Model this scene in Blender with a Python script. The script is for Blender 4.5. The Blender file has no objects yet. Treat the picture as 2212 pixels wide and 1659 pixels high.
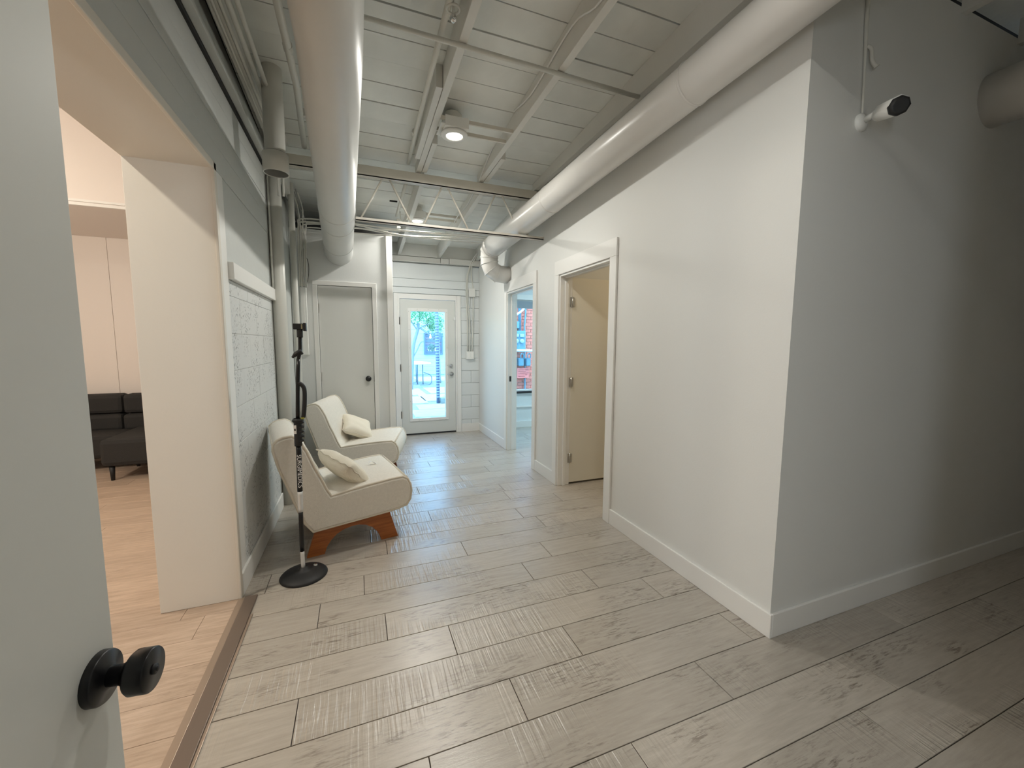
import bpy, bmesh, math, random
from mathutils import Vector, Matrix
random.seed(7)
S = bpy.context.scene
COL = S.collection
PI = math.pi

# ------------------------------------------------------------------ camera, light, exposure
cam_d = bpy.data.cameras.new('camera'); cam = bpy.data.objects.new('camera', cam_d); COL.objects.link(cam); S.camera = cam
RX = Vector((0.93407215, -0.35704813, 0.00508369)); RY = Vector((-0.03083352, -0.09483059, -0.99501581)); RZ = Vector((0.35575062, 0.92925981, -0.09958767))
m = Matrix.Identity(4)
for i in range(3):
    m[i][0] = RX[i]; m[i][1] = -RY[i]; m[i][2] = -RZ[i]
m[2][3] = 1.40
cam.matrix_world = m
cam_d.sensor_fit = 'HORIZONTAL'; cam_d.sensor_width = 36.0; cam_d.lens = 868.75 / 2212 * 36.0
cam_d.clip_start = 0.02; cam_d.clip_end = 300

vs = S.view_settings
vs.view_transform = 'Standard'; vs.look = 'None'; vs.exposure = 0.0; vs.gamma = 1.0; vs.use_curve_mapping = False
S.cycles.use_denoising = True
S.cycles.max_bounces = 10; S.cycles.diffuse_bounces = 6; S.cycles.glossy_bounces = 4
S.cycles.transparent_max_bounces = 12
S.cycles.sample_clamp_indirect = 6.0
S.cycles.caustics_reflective = False; S.cycles.caustics_refractive = False

w = bpy.data.worlds.new('sky'); S.world = w; w.use_nodes = True
wn = w.node_tree; wn.nodes.clear()
sky = wn.nodes.new('ShaderNodeTexSky'); sky.sky_type = 'NISHITA'; sky.sun_disc = False
sky.sun_elevation = math.radians(52); sky.sun_rotation = math.radians(200); sky.air_density = 1.0; sky.dust_density = 0.6
bg = wn.nodes.new('ShaderNodeBackground'); bg.inputs['Strength'].default_value = 1.7
wo = wn.nodes.new('ShaderNodeOutputWorld')
wn.links.new(sky.outputs[0], bg.inputs[0]); wn.links.new(bg.outputs[0], wo.inputs[0])

def light(name, kind, loc, energy, color, rot=(0, 0, 0), **kw):
    d = bpy.data.lights.new(name, kind); d.energy = energy; d.color = color
    for k, v in kw.items(): setattr(d, k, v)
    o = bpy.data.objects.new(name, d); COL.objects.link(o); o.location = loc; o.rotation_euler = rot
    return o
def aim(o, target):
    o.rotation_euler = (Vector(target) - o.location).to_track_quat('-Z', 'Y').to_euler()

sun = light('sun', 'SUN', (4, 2, 20), 2.6, (1.0, 0.97, 0.92), angle=math.radians(0.6)); aim(sun, (7, 10, 0))
LED = (1.0, 0.98, 0.91)
# sky portals at the glass door and the side room window (sampling guides only, they give off nothing themselves)
for nm, loc, sx, sy in (('portal_door', (1.01, 6.27, 1.06), 0.50, 1.62), ('portal_window', (2.9, 6.32, 1.36), 1.65, 1.5)):
    a = light(nm, 'AREA', loc, 1, (1, 1, 1), shape='RECTANGLE', size=sx, size_y=sy); a.rotation_euler = (-PI/2, 0, 0); a.data.cycles.is_portal = True
# hallway downlights beyond the top edge of the frame
for nm, y, e in (('downlight_near', 0.95, 8),):
    light(nm, 'AREA', (0.85, y, 2.88), e, LED, shape='DISK', size=0.12)
light('room_lamp_left', 'AREA', (-2.0, 1.7, 3.27), 37, (1.0, 0.92, 0.78), shape='DISK', size=0.16)
light('room_lamp_left_far', 'POINT', (-3.5, 3.3, 2.2), 92, (1.0, 0.90, 0.76), shadow_soft_size=0.12)
light('window_room_fill', 'AREA', (3.3, 4.9, 2.42), 32, (0.62, 0.88, 1.0), shape='DISK', size=0.5)  # added fill lamp out of view, stands in for daylight in the window room
light('room_lamp_side', 'AREA', (2.95, 2.55, 2.75), 10, (1.0, 0.78, 0.48), shape='DISK', size=0.14)
nw = light('near_room_window', 'AREA', (-1.22, -1.22, 1.55), 62, (0.84, 0.93, 1.0), shape='RECTANGLE', size=0.30, size_y=1.1); aim(nw, (2.0, 1.246, 1.3))

# ------------------------------------------------------------------ materials
def mat(name, color, rough=0.6, metal=0.0, emit=None, es=0.0, bump=0.0, bscale=40.0, var=0.0, vscale=2.0, spec=None, trans=0.0):
    mt = bpy.data.materials.new(name); mt.use_nodes = True
    nt = mt.node_tree; b = nt.nodes['Principled BSDF']
    b.inputs['Base Color'].default_value = (*color, 1); b.inputs['Roughness'].default_value = rough; b.inputs['Metallic'].default_value = metal
    if spec is not None: b.inputs['Specular IOR Level'].default_value = spec
    if emit: b.inputs['Emission Color'].default_value = (*emit, 1); b.inputs['Emission Strength'].default_value = es
    if var > 0 or bump > 0: tc = nt.nodes.new('ShaderNodeTexCoord')
    if var > 0:
        n = nt.nodes.new('ShaderNodeTexNoise'); n.inputs['Scale'].default_value = vscale; n.inputs['Detail'].default_value = 5
        r = nt.nodes.new('ShaderNodeValToRGB')
        r.color_ramp.elements[0].position = 0.3; r.color_ramp.elements[1].position = 0.7
        r.color_ramp.elements[0].color = (*[c * (1 - var) for c in color], 1); r.color_ramp.elements[1].color = (*[min(1, c * (1 + var * 0.5)) for c in color], 1)
        nt.links.new(tc.outputs['Object'], n.inputs['Vector']); nt.links.new(n.outputs['Fac'], r.inputs['Fac']); nt.links.new(r.outputs[0], b.inputs['Base Color'])
    if bump > 0:
        n2 = nt.nodes.new('ShaderNodeTexNoise'); n2.inputs['Scale'].default_value = bscale; n2.inputs['Detail'].default_value = 4
        bp = nt.nodes.new('ShaderNodeBump'); bp.inputs['Strength'].default_value = bump; bp.inputs['Distance'].default_value = 0.01
        nt.links.new(tc.outputs['Object'], n2.inputs['Vector']); nt.links.new(n2.outputs['Fac'], bp.inputs['Height']); nt.links.new(bp.outputs[0], b.inputs['Normal'])
    return mt

def node(nt, t, **kw):
    n = nt.nodes.new(t)
    for k, v in kw.items():
        if k in n.inputs: n.inputs[k].default_value = v
        else: setattr(n, k, v)
    return n

def plank_material(name, light_c, mid_c, dark_c, grain=1.0, rough=0.36, saw=True, stain=0.55, coat=0.0):
    """whitewashed board: long streaks, patches of worn brown, fine cross saw marks; every board its own cut of it"""
    mt = bpy.data.materials.new(name); mt.use_nodes = True; nt = mt.node_tree; L = nt.links.new; b = nt.nodes['Principled BSDF']
    tc = node(nt, 'ShaderNodeTexCoord'); oi = node(nt, 'ShaderNodeObjectInfo')
    off = node(nt, 'ShaderNodeVectorMath', operation='SCALE'); off.inputs[0].default_value = (37.1, 91.7, 13.3); L(oi.outputs['Random'], off.inputs['Scale'])
    add = node(nt, 'ShaderNodeVectorMath', operation='ADD'); L(tc.outputs['Object'], add.inputs[0]); L(off.outputs[0], add.inputs[1])
    def noise(scale, sc, detail=6, rough_=0.6):
        mp = node(nt, 'ShaderNodeMapping'); mp.inputs['Scale'].default_value = sc; L(add.outputs[0], mp.inputs[0])
        n = node(nt, 'ShaderNodeTexNoise'); n.inputs['Scale'].default_value = scale; n.inputs['Detail'].default_value = detail; n.inputs['Roughness'].default_value = rough_
        L(mp.outputs[0], n.inputs['Vector']); return n.outputs['Fac']
    def ramp(src, p0, p1, c0=(0, 0, 0, 1), c1=(1, 1, 1, 1)):
        r = node(nt, 'ShaderNodeValToRGB'); r.color_ramp.elements[0].position = p0; r.color_ramp.elements[1].position = p1
        r.color_ramp.elements[0].color = c0; r.color_ramp.elements[1].color = c1; L(src, r.inputs[0]); return r.outputs[0]
    def mix(f, a, b_, mode='MIX'):
        x = node(nt, 'ShaderNodeMix', data_type='RGBA', blend_type=mode)
        (L(f, x.inputs[0]) if not isinstance(f, float) else setattr(x.inputs[0], 'default_value', f))
        for k, v in ((6, a), (7, b_)):
            (L(v, x.inputs[k]) if not isinstance(v, tuple) else setattr(x.inputs[k], 'default_value', v))
        return x.outputs[2]
    def mul(a, b_):
        x = node(nt, 'ShaderNodeMath', operation='MULTIPLY'); L(a, x.inputs[0])
        (L(b_, x.inputs[1]) if not isinstance(b_, float) else setattr(x.inputs[1], 'default_value', b_)); return x.outputs[0]
    streak = noise(7.0, (1.0, 9.0 * grain, 1.0)); patch = noise(2.6, (1.0, 2.2, 1.0), 3); fine = noise(40.0, (0.35, 2.5, 1.0), 4, 0.7)
    base = mix(ramp(streak, 0.35, 0.65), (*mid_c, 1), (*light_c, 1))
    wear = mul(mul(ramp(patch, 0.50, 0.68), ramp(fine, 0.50, 0.62)), stain)
    spots = mul(ramp(noise(16.0, (1.0, 3.2, 1.0), 5, 0.75), 0.66, 0.72), 0.55)
    c = mix(wear, base, (*dark_c, 1)); c = mix(spots, c, (*dark_c, 1))
    tint = node(nt, 'ShaderNodeMapRange'); tint.inputs['To Min'].default_value = 0.90; tint.inputs['To Max'].default_value = 1.04; L(oi.outputs['Random'], tint.inputs['Value'])
    vm = node(nt, 'ShaderNodeVectorMath', operation='SCALE'); L(c, vm.inputs[0]); L(tint.outputs[0], vm.inputs['Scale'])
    L(vm.outputs[0], b.inputs['Base Color']); b.inputs['Roughness'].default_value = rough; b.inputs['Coat Weight'].default_value = coat; b.inputs['Coat Roughness'].default_value = 0.27
    h = mul(fine, 0.5)
    if saw:
        sawn = ramp(noise(70.0, (1.0, 0.045, 1.0), 2, 0.5), 0.42, 0.60)
        sw = mul(sawn, ramp(noise(1.3, (1, 1.5, 1), 1), 0.46, 0.60))
        a2 = node(nt, 'ShaderNodeMath', operation='ADD'); L(h, a2.inputs[0]); L(sw, a2.inputs[1]); h = a2.outputs[0]
    bp = node(nt, 'ShaderNodeBump'); bp.inputs['Strength'].default_value = 0.5; bp.inputs['Distance'].default_value = 0.003
    L(h, bp.inputs['Height']); L(bp.outputs[0], b.inputs['Normal']); L(bp.outputs[0], b.inputs['Coat Normal'])
    return mt

WALL = mat('wall_paint', (0.755, 0.755, 0.73), 0.55, bump=0.04, bscale=120)
WALLG = mat('wall_paint_cool', (0.74, 0.75, 0.74), 0.5, bump=0.05, bscale=90)
TRIM = mat('trim_paint', (0.83, 0.82, 0.79), 0.42)
DOORP = mat('door_paint', (0.72, 0.72, 0.69), 0.45, bump=0.02, bscale=60)
DOORC = mat('door_paint_cream', (0.74, 0.70, 0.60), 0.45)
CEIL = mat('ceiling_paint', (0.79, 0.80, 0.765), 0.6, bump=0.12, bscale=25, var=0.10, vscale=3)
JOIST = mat('joist_paint', (0.68, 0.67, 0.63), 0.55, bump=0.10, bscale=30, var=0.06)
STEEL = mat('painted_steel', (0.66, 0.63, 0.56), 0.4)
DUCT = mat('duct_paint', (0.72, 0.70, 0.665), 0.30, var=0.03, vscale=4)
DUCTG = mat('duct_gloss_paint', (0.70, 0.70, 0.675), 0.38, var=0.03, vscale=4)
PIPE = mat('pipe_paint', (0.66, 0.65, 0.60), 0.42)
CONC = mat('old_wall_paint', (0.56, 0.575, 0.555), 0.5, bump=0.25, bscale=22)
BLUEW = mat('far_wall_paint', (0.72, 0.75, 0.75), 0.4, bump=0.2, bscale=18)
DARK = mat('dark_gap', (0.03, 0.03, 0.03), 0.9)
GROUT = mat('grout', (0.05, 0.035, 0.03), 0.9)
BLACK = mat('black_metal', (0.006, 0.006, 0.007), 0.32)
BLACKM = mat('black_matte', (0.012, 0.012, 0.013), 0.55)
NICKEL = mat('nickel', (0.55, 0.54, 0.51), 0.3, metal=0.9)
CHROME = mat('chrome', (0.7, 0.7, 0.7), 0.15, metal=1.0)
THRESH = mat('brown_metal_strip', (0.20, 0.155, 0.125), 0.38, metal=0.35)
GOLD = mat('strip_edge', (0.42, 0.33, 0.26), 0.3, metal=0.5)
BOUCLE = mat('cream_fabric', (0.86, 0.82, 0.745), 0.95, bump=0.5, bscale=260, var=0.05, vscale=60, spec=0.15)
PILLOW = mat('pillow_fabric', (0.86, 0.80, 0.68), 0.95, bump=0.45, bscale=220, spec=0.15)
PIPING = mat('piping_fabric', (0.72, 0.66, 0.56), 0.9, spec=0.2)
SOFA = mat('charcoal_fabric', (0.022, 0.021, 0.020), 0.85, bump=0.3, bscale=200)
WARMW = mat('left_room_wall', (0.80, 0.735, 0.685), 0.6)
WARMJ = mat('doorway_paint', (0.76, 0.72, 0.645), 0.5, bump=0.05, bscale=50)
WHITEP = mat('white_plastic', (0.80, 0.80, 0.77), 0.35)
SILVER = mat('silver_tape', (0.75, 0.76, 0.76), 0.3, metal=0.3)
LENS = mat('lamp_lens', (1, 1, 1), 0.4, emit=(1.0, 0.93, 0.82), es=9.0)
STONE = mat('pale_ledge', (0.75, 0.78, 0.78), 0.8, bump=0.3, bscale=30)

# orange brown wood with grain
def wood_mat(name, c0, c1):
    mt = mat(name, c0, 0.35); nt = mt.node_tree; b = nt.nodes['Principled BSDF']; L = nt.links.new
    tc = node(nt, 'ShaderNodeTexCoord'); mp = node(nt, 'ShaderNodeMapping'); mp.inputs['Scale'].default_value = (2.0, 10, 22)
    n = node(nt, 'ShaderNodeTexNoise', Scale=3.0, Detail=6.0); r = node(nt, 'ShaderNodeValToRGB')
    r.color_ramp.elements[0].color = (*c0, 1); r.color_ramp.elements[1].color = (*c1, 1); r.color_ramp.elements[0].position = 0.3; r.color_ramp.elements[1].position = 0.7
    L(tc.outputs['Object'], mp.inputs[0]); L(mp.outputs[0], n.inputs['Vector']); L(n.outputs['Fac'], r.inputs[0]); L(r.outputs[0], b.inputs['Base Color'])
    return mt
WOOD = wood_mat('orange_wood', (0.24, 0.065, 0.012), (0.40, 0.125, 0.026))
# painted concrete block: pitted
def block_mat(name, col):
    mt = mat(name, col, 0.5); nt = mt.node_tree; b = nt.nodes['Principled BSDF']; L = nt.links.new
    tc = node(nt, 'ShaderNodeTexCoord')
    n = node(nt, 'ShaderNodeTexNoise', Scale=75.0, Detail=3.0); r = node(nt, 'ShaderNodeValToRGB')
    r.color_ramp.elements[0].position = 0.36; r.color_ramp.elements[0].color = (0, 0, 0, 1); r.color_ramp.elements[1].position = 0.42
    n2 = node(nt, 'ShaderNodeTexNoise', Scale=5.0, Detail=2.0); r2 = node(nt, 'ShaderNodeValToRGB')
    r2.color_ramp.elements[0].position = 0.45; r2.color_ramp.elements[1].position = 0.6
    mx = node(nt, 'ShaderNodeMix', data_type='RGBA'); mx.inputs[6].default_value = (*[c * 0.45 for c in col], 1); mx.inputs[7].default_value = (*col, 1)
    ad = node(nt, 'ShaderNodeMath', operation='ADD', use_clamp=True)
    L(tc.outputs['Object'], n.inputs['Vector']); L(tc.outputs['Object'], n2.inputs['Vector']); L(n.outputs['Fac'], r.inputs[0]); L(n2.outputs['Fac'], r2.inputs[0])
    L(r.outputs[0], ad.inputs[0]); L(r2.outputs[0], ad.inputs[1]); L(ad.outputs[0], mx.inputs[0]); L(mx.outputs[2], b.inputs['Base Color'])
    bp = node(nt, 'ShaderNodeBump'); bp.inputs['Strength'].default_value = 0.5; bp.inputs['Distance'].default_value = 0.004; L(ad.outputs[0], bp.inputs['Height']); L(bp.outputs[0], b.inputs['Normal'])
    return mt
BLOCK = block_mat('painted_block', (0.68, 0.69, 0.68))
PLANK = plank_material('whitewashed_plank', (0.48, 0.435, 0.375), (0.41, 0.365, 0.31), (0.16, 0.13, 0.10), rough=0.38, coat=1.0, stain=0.9)
OAK = plank_material('oak_plank', (0.60, 0.46, 0.355), (0.47, 0.35, 0.26), (0.28, 0.20, 0.14), grain=1.0, rough=0.4, saw=False, stain=0.4)

def glass_mat():
    mt = bpy.data.materials.new('clear_glass'); mt.use_nodes = True; nt = mt.node_tree; nt.nodes.clear()
    o = nt.nodes.new('ShaderNodeOutputMaterial'); t = nt.nodes.new('ShaderNodeBsdfTransparent'); g = nt.nodes.new('ShaderNodeBsdfGlossy'); mx = nt.nodes.new('ShaderNodeMixShader')
    t.inputs[0].default_value = (0.80, 0.95, 0.97, 1); g.inputs['Roughness'].default_value = 0.02; mx.inputs[0].default_value = 0.05
    nt.links.new(t.outputs[0], mx.inputs[1]); nt.links.new(g.outputs[0], mx.inputs[2]); nt.links.new(mx.outputs[0], o.inputs[0]); return mt
GLASS = glass_mat()

# ------------------------------------------------------------------ mesh helpers
def box(bm, x0, x1, y0, y1, z0, z1, z0b=None, z1b=None):
    """box; z0b/z1b are bottom/top heights at the y1 end for sloping members"""
    z0b = z0 if z0b is None else z0b; z1b = z1 if z1b is None else z1b
    v = [bm.verts.new(p) for p in ((x0, y0, z0), (x1, y0, z0), (x1, y1, z0b), (x0, y1, z0b), (x0, y0, z1), (x1, y0, z1), (x1, y1, z1b), (x0, y1, z1b))]
    for f in ((3, 2, 1, 0), (4, 5, 6, 7), (0, 1, 5, 4), (1, 2, 6, 5), (2, 3, 7, 6), (3, 0, 4, 7)): bm.faces.new([v[i] for i in f])
    return v
def B(*a, **k):
    bm = bmesh.new()
    if a and isinstance(a[0], (tuple, list)):
        for q in a: box(bm, *q)
    else: box(bm, *a, **k)
    return bm
def frame_of(d):
    d = d.normalized(); up = Vector((0, 0, 1)) if abs(d.z) < 0.95 else Vector((1, 0, 0))
    u = d.cross(up).normalized(); return u, d.cross(u).normalized()
def tube(bm, pts, r, n=10, caps=True, closed=False):
    pts = [Vector(p) for p in pts]; rs = r if isinstance(r, (list, tuple)) else [r] * len(pts)
    rings = []; pu = None; N = len(pts)
    for i, p in enumerate(pts):
        if closed: d = (pts[(i + 1) % N] - pts[i - 1])
        else: d = pts[min(i + 1, N - 1)] - pts[max(i - 1, 0)]
        d.normalize()
        if pu is None: u, v = frame_of(d)
        else:
            u = (pu - d * pu.dot(d))
            u = u.normalized() if u.length > 1e-6 else frame_of(d)[0]
            v = d.cross(u).normalized()
        pu = u
        rings.append([bm.verts.new(p + (u * math.cos(t) + v * math.sin(t)) * rs[i]) for t in [2 * PI * k / n for k in range(n)]])
    for i in range(N if closed else N - 1):
        a, b = rings[i], rings[(i + 1) % N]
        for k in range(n):
            f = bm.faces.new((a[k], a[(k + 1) % n], b[(k + 1) % n], b[k])); f.smooth = True
    if caps and not closed:
        bm.faces.new(list(reversed(rings[0]))); bm.faces.new(rings[-1])
    return rings
def T(pts, r, n=10, **k):
    bm = bmesh.new(); tube(bm, pts, r, n, **k); return bm
def lathe(bm, prof, c, axis=(0, 0, 1), n=32, smooth=True):
    """prof = [(radius, height)] along axis from c"""
    ax = Vector(axis).normalized(); u, v = frame_of(ax); c = Vector(c); rings = []
    for r, h in prof:
        if r < 1e-5: rings.append([bm.verts.new(c + ax * h)])
        else: rings.append([bm.verts.new(c + ax * h + (u * math.cos(2 * PI * k / n) + v * math.sin(2 * PI * k / n)) * r) for k in range(n)])
    for a, b in zip(rings, rings[1:]):
        for k in range(n):
            k2 = (k + 1) % n
            q = [a[k % len(a)], a[k2 % len(a)], b[k2 % len(b)], b[k % len(b)]]
            q2 = []
            for x in q:
                if x not in q2: q2.append(x)
            if len(q2) > 2:
                f = bm.faces.new(q2); f.smooth = smooth
def LA(prof, c, axis=(0, 0, 1), n=32, smooth=True):
    bm = bmesh.new(); lathe(bm, prof, c, axis, n, smooth); return bm
def extrude(bm, poly, fn, t0, t1):
    """poly of (a,b), fn(a,b,t)->xyz"""
    A = [bm.verts.new(fn(a, b, t0)) for a, b in poly]; Z = [bm.verts.new(fn(a, b, t1)) for a, b in poly]; n = len(poly)
    bm.faces.new(A); bm.faces.new(list(reversed(Z)))
    for i in range(n): bm.faces.new((A[(i + 1) % n], A[i], Z[i], Z[(i + 1) % n]))
def smoothpts(pts, k=6):
    """catmull-rom through pts"""
    P = [Vector(p) for p in pts]; out = []
    for i in range(len(P) - 1):
        p0, p1, p2, p3 = P[max(i - 1, 0)], P[i], P[i + 1], P[min(i + 2, len(P) - 1)]
        for j in range(k):
            t = j / k; out.append(0.5 * ((2 * p1) + (p2 - p0) * t + (2 * p0 - 5 * p1 + 4 * p2 - p3) * t * t + (3 * p1 - p0 - 3 * p2 + p3) * t ** 3))
    out.append(P[-1]); return out

def obj(name, bm, mt, parent=None, label=None, cat=None, group=None, kind=None, bevel=0.0, smooth=False, origin=None, recalc=True):
    if recalc: bmesh.ops.recalc_face_normals(bm, faces=bm.faces)
    if origin is None and not parent:
        pass
    me = bpy.data.meshes.new(name)
    if origin is not None: bmesh.ops.translate(bm, verts=bm.verts, vec=-Vector(origin))
    bm.to_mesh(me); bm.free()
    if mt: me.materials.append(mt)
    if smooth:
        for p in me.polygons: p.use_smooth = True
    o = bpy.data.objects.new(name, me); COL.objects.link(o)
    if origin is not None: o.location = origin
    if parent: o.parent = parent
    if bevel > 0:
        md = o.modifiers.new('bevel', 'BEVEL'); md.width = bevel; md.segments = 2; md.limit_method = 'ANGLE'; md.angle_limit = math.radians(40)
    tag(o, label, cat, group, kind); return o
def tag(o, label=None, cat=None, group=None, kind=None):
    if label: o['label'] = label
    if cat: o['category'] = cat
    if group: o['group'] = group
    if kind: o['kind'] = kind
def empty(name, loc=(0, 0, 0), rz=0, **k):
    o = bpy.data.objects.new(name, None); COL.objects.link(o); o.location = loc; o.rotation_euler = (0, 0, rz); o.empty_display_size = 0.05; tag(o, **k); return o
def ST(name, bm, mt, parent=None, **k):
    return obj(name, bm, mt, parent, kind=None if parent else 'structure', **k)
def recess_off(): pass

# ------------------------------------------------------------------ floors
XW = 1.81; XL = -0.645; YF = 6.20
floor = ST('floor', B(XL - 0.35, 6.6, -3.6, 6.45, -0.08, -0.006), GROUT, label='whitewashed wood plank floor of the hallway with dark joints', cat='floor')
PW = 0.2035; PL = 1.17
joint0 = {-1: 0.951, 0: 0.203, 1: 0.612, 2: -0.288, 3: 0.42, 4: 0.10, 5: -0.254, 6: -0.008, 7: -0.586, 8: 0.16}
plank_cache = {}
def plank(x0, x1, y0, parent, mt, w_, gap=0.0032, name='plank', th=0.012, z=0.0):
    L_ = x1 - x0 - gap
    if L_ < 0.01: return
    key = (round(L_, 4), mt.name)
    if key not in plank_cache:
        bm = B(-L_ / 2, L_ / 2, -(w_ - gap) / 2, (w_ - gap) / 2, -th, 0)
        top = [f for f in bm.faces if f.calc_center_median().z > -1e-4]
        bmesh.ops.bevel(bm, geom=list({e for f in top for e in f.edges}), offset=0.0009, segments=1, affect='EDGES')
        bmesh.ops.recalc_face_normals(bm, faces=bm.faces)
        me = bpy.data.meshes.new(name); bm.to_mesh(me); bm.free(); me.materials.append(mt); plank_cache[key] = me
    o = bpy.data.objects.new(name, plank_cache[key]); COL.objects.link(o); o.location = ((x0 + x1) / 2, y0 + w_ / 2, z); o.parent = parent
for k in range(-9, 26):
    y0 = 1.051 + PW * k
    if y0 > YF - 0.02: continue
    j = (joint0[k] * 0.9032) if k in joint0 else (random.random() * PL)
    xs = XL - 0.003; xe = 6.0 if y0 < 1.2 else 4.4
    if y0 < -0.2: xs = -1.5; xe = 3.2
    first = j - PL * math.ceil((j - xs) / PL)
    x = first
    while x < xe:
        a, b = max(x, xs), min(x + PL, xe)
        if b - a > 0.02: plank(a, b, y0, floor, PLANK, PW)
        x += PL
# oak floor of the room at the left
lf = ST('floor', B(-5.5, XL + 0.025, -1.2, 6.45, -0.08, -0.009), GROUT, label='warm oak plank floor of the room through the left doorway', cat='floor')
for k in range(0, 40):
    y0 = -0.9 + 0.182 * k
    x = -5.4 + random.random() * 1.1
    if y0 > 6.2: break
    a = -5.4
    while a < XL:
        b = min(x, XL + 0.02)
        if b > -3.6 and b - a > 0.03: plank(a, b, y0, lf, OAK, 0.182, gap=0.0014, z=-0.001)
        a = b; x += 1.25
# ------------------------------------------------------------------ walls
def wall(name, boxes, mt, label, **k): return ST(name, B(*boxes), mt, label=label, cat='wall', **k)
ZT = 3.30
# right wall with two door openings
wr = wall('wall_right', [(XW, XW + .12, 1.246, 2.64, 0, ZT), (XW, XW + .12, 3.47, 4.07, 0, ZT), (XW, XW + .12, 4.90, YF, 0, ZT),
     (XW, XW + .12, 2.64, 3.47, 2.05, ZT), (XW, XW + .12, 4.07, 4.90, 2.05, ZT)], WALL, 'long smooth white wall along the right of the hallway with two doorways')
wall('wall_front', [(XW + .12, 6.4, 1.246, 1.366, 0, 3.09)], WALL, 'shadowy white wall at right that carries the security camera')
wall('wall_right_end', [(6.4, 6.52, -0.3, 1.366, 0, ZT)], WALL, 'dark end wall of the right passage')
wall('wall_near', [(-0.9, -0.46, -0.30, -0.18, 0, ZT), (0.49, 6.4, -0.30, -0.18, 0, ZT), (-0.46, 0.49, -0.30, -0.18, 2.06, ZT)], WALL, 'wall behind the viewpoint with an open doorway')
wall('wall_near_room', [(-1.62, -1.50, -3.6, -0.18, 0, ZT), (-1.6, 3.3, -3.7, -3.6, 0, ZT), (3.2, 3.3, -3.6, -0.3, 0, ZT)], WALL, 'walls of the room behind the viewpoint')
# left wall: thick, opening from y=.5 to 2.485
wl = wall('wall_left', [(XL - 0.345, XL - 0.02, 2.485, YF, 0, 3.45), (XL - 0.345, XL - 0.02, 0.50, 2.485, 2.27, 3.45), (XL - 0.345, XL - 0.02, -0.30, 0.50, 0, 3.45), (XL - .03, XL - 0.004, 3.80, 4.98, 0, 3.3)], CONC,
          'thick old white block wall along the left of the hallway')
# timber courses above the opening (each one a piece)
for i, (z0, z1) in enumerate(((2.272, 2.402), (2.405, 2.525), (2.528, 2.655), (2.658, 2.788))):
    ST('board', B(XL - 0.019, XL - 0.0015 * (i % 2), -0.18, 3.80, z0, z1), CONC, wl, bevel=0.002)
# painted concrete blocks right of the opening
for k in range(9):
    z0 = 0.207 * k; z1 = z0 + 0.2045
    if k == 8: z1 = 1.742
    off = 0.2 if k % 2 else 0.0
    ys = [2.64] + [2.64 + off + 0.4 * i for i in range(1 if off == 0 else 0, 4)] + [3.80]
    ys = sorted({round(y, 3) for y in ys if 2.64 <= y <= 3.80})
    for a, b in zip(ys, ys[1:]):
        if b - a > 0.03: ST('block', B(XL - 0.019, XL - 0.0015 * random.random(), a + 0.0007, b - 0.0007, z0, z0 + .206 if k < 8 else z1), BLOCK, wl, bevel=0.003)
ST('panel', B(XL - 0.019, XL + 0.001, 2.487, 2.638, 0, 2.27), TRIM, wl, bevel=0.003)
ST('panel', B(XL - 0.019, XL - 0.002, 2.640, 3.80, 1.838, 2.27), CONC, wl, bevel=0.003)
ST('trim_1', B(XL - 0.018, XL + 0.028, 2.64, 3.86, 1.744, 1.836), TRIM, label='white ledge board across the top of the patched block wall', cat='trim', bevel=0.004)
ST('gap_shade_strip', B(XL - 0.018, XL + 0.012, -0.18, 3.80, 2.79, 2.835, 2.757, 2.80), DARK, label='dark strip painted as the shaded gap between the block wall and its top ledge', cat='trim')  # dark strip paints the shadow line under the ledge
ST('trim_2', B((XL + 0.013, XL + 0.052, -0.18, 3.80, 2.81, 2.835, 2.775, 2.80), (XL - 0.010, XL + 0.010, -0.18, 3.80, 2.838, 2.99, 2.803, 2.955)), CONC, label='long ledge beam high on the left wall under the conduits', cat='trim', bevel=0.002)
# doorway lining (far jamb, head) and bead
ST('trim_3', B((XL - 0.35, XL - 0.003, 2.470, 2.486, 0.0, 2.272), (XL - 0.35, XL - 0.003, 0.5, 2.486, 2.255, 2.272)), WARMJ, label='cream lining of the deep doorway opening at left', cat='trim', bevel=0.002)
ST('trim_4', B((XL - 0.003, XL + 0.012, 2.462, 2.498, 0.0, 2.285), (XL - 0.003, XL + 0.012, 0.5, 2.498, 2.247, 2.285)), WARMJ, label='narrow bead edging the left doorway opening', cat='trim', bevel=0.003)
ST('baseboard_left', B(XL, XL + 0.014, 2.50, 3.80, 0.0, 0.125), TRIM, label='white baseboard under the left block wall', cat='baseboard', bevel=0.003)

# middle wall with the closet door
YC = 4.95; CX0, CX1 = -0.393, 0.172
wc = wall('wall_middle', [(XL, CX0, YC, YC + .1, 0, 2.615), (CX1, 0.395, YC, YC + .1, 0, 2.615), (CX0, CX1, YC, YC + .1, 2.03, 2.615), (0.315, 0.395, YC + .1, YF, 0, 2.615)], WALLG, 'white partition wall with the plain closet door, stopping short of the ceiling')
ST('trim_5', B(0.335, 0.403, YC - 0.022, YC + 0.0, 0, 2.62), TRIM, label='white corner board at the end of the closet wall', cat='trim', bevel=0.003)
def casing(name, boxes, label): return ST(name, B(*boxes), TRIM, label=label, cat='door frame', bevel=0.003)
casing('door_frame', [(CX0 - .048, CX0, YC - .018, YC, 0, 2.03), (CX1, CX1 + .048, YC - .018, YC, 0, 2.03), (CX0 - .048, CX1 + .048, YC - .018, YC, 2.03, 2.078)], 'slim white frame around the closet door')
d1 = ST('door_1', B(CX0 + .004, CX1 - .004, YC + .002, YC + .037, 0.012, 2.026), DOORP, label='plain flat white closet door with a black round knob', cat='door', bevel=0.002)
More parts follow.
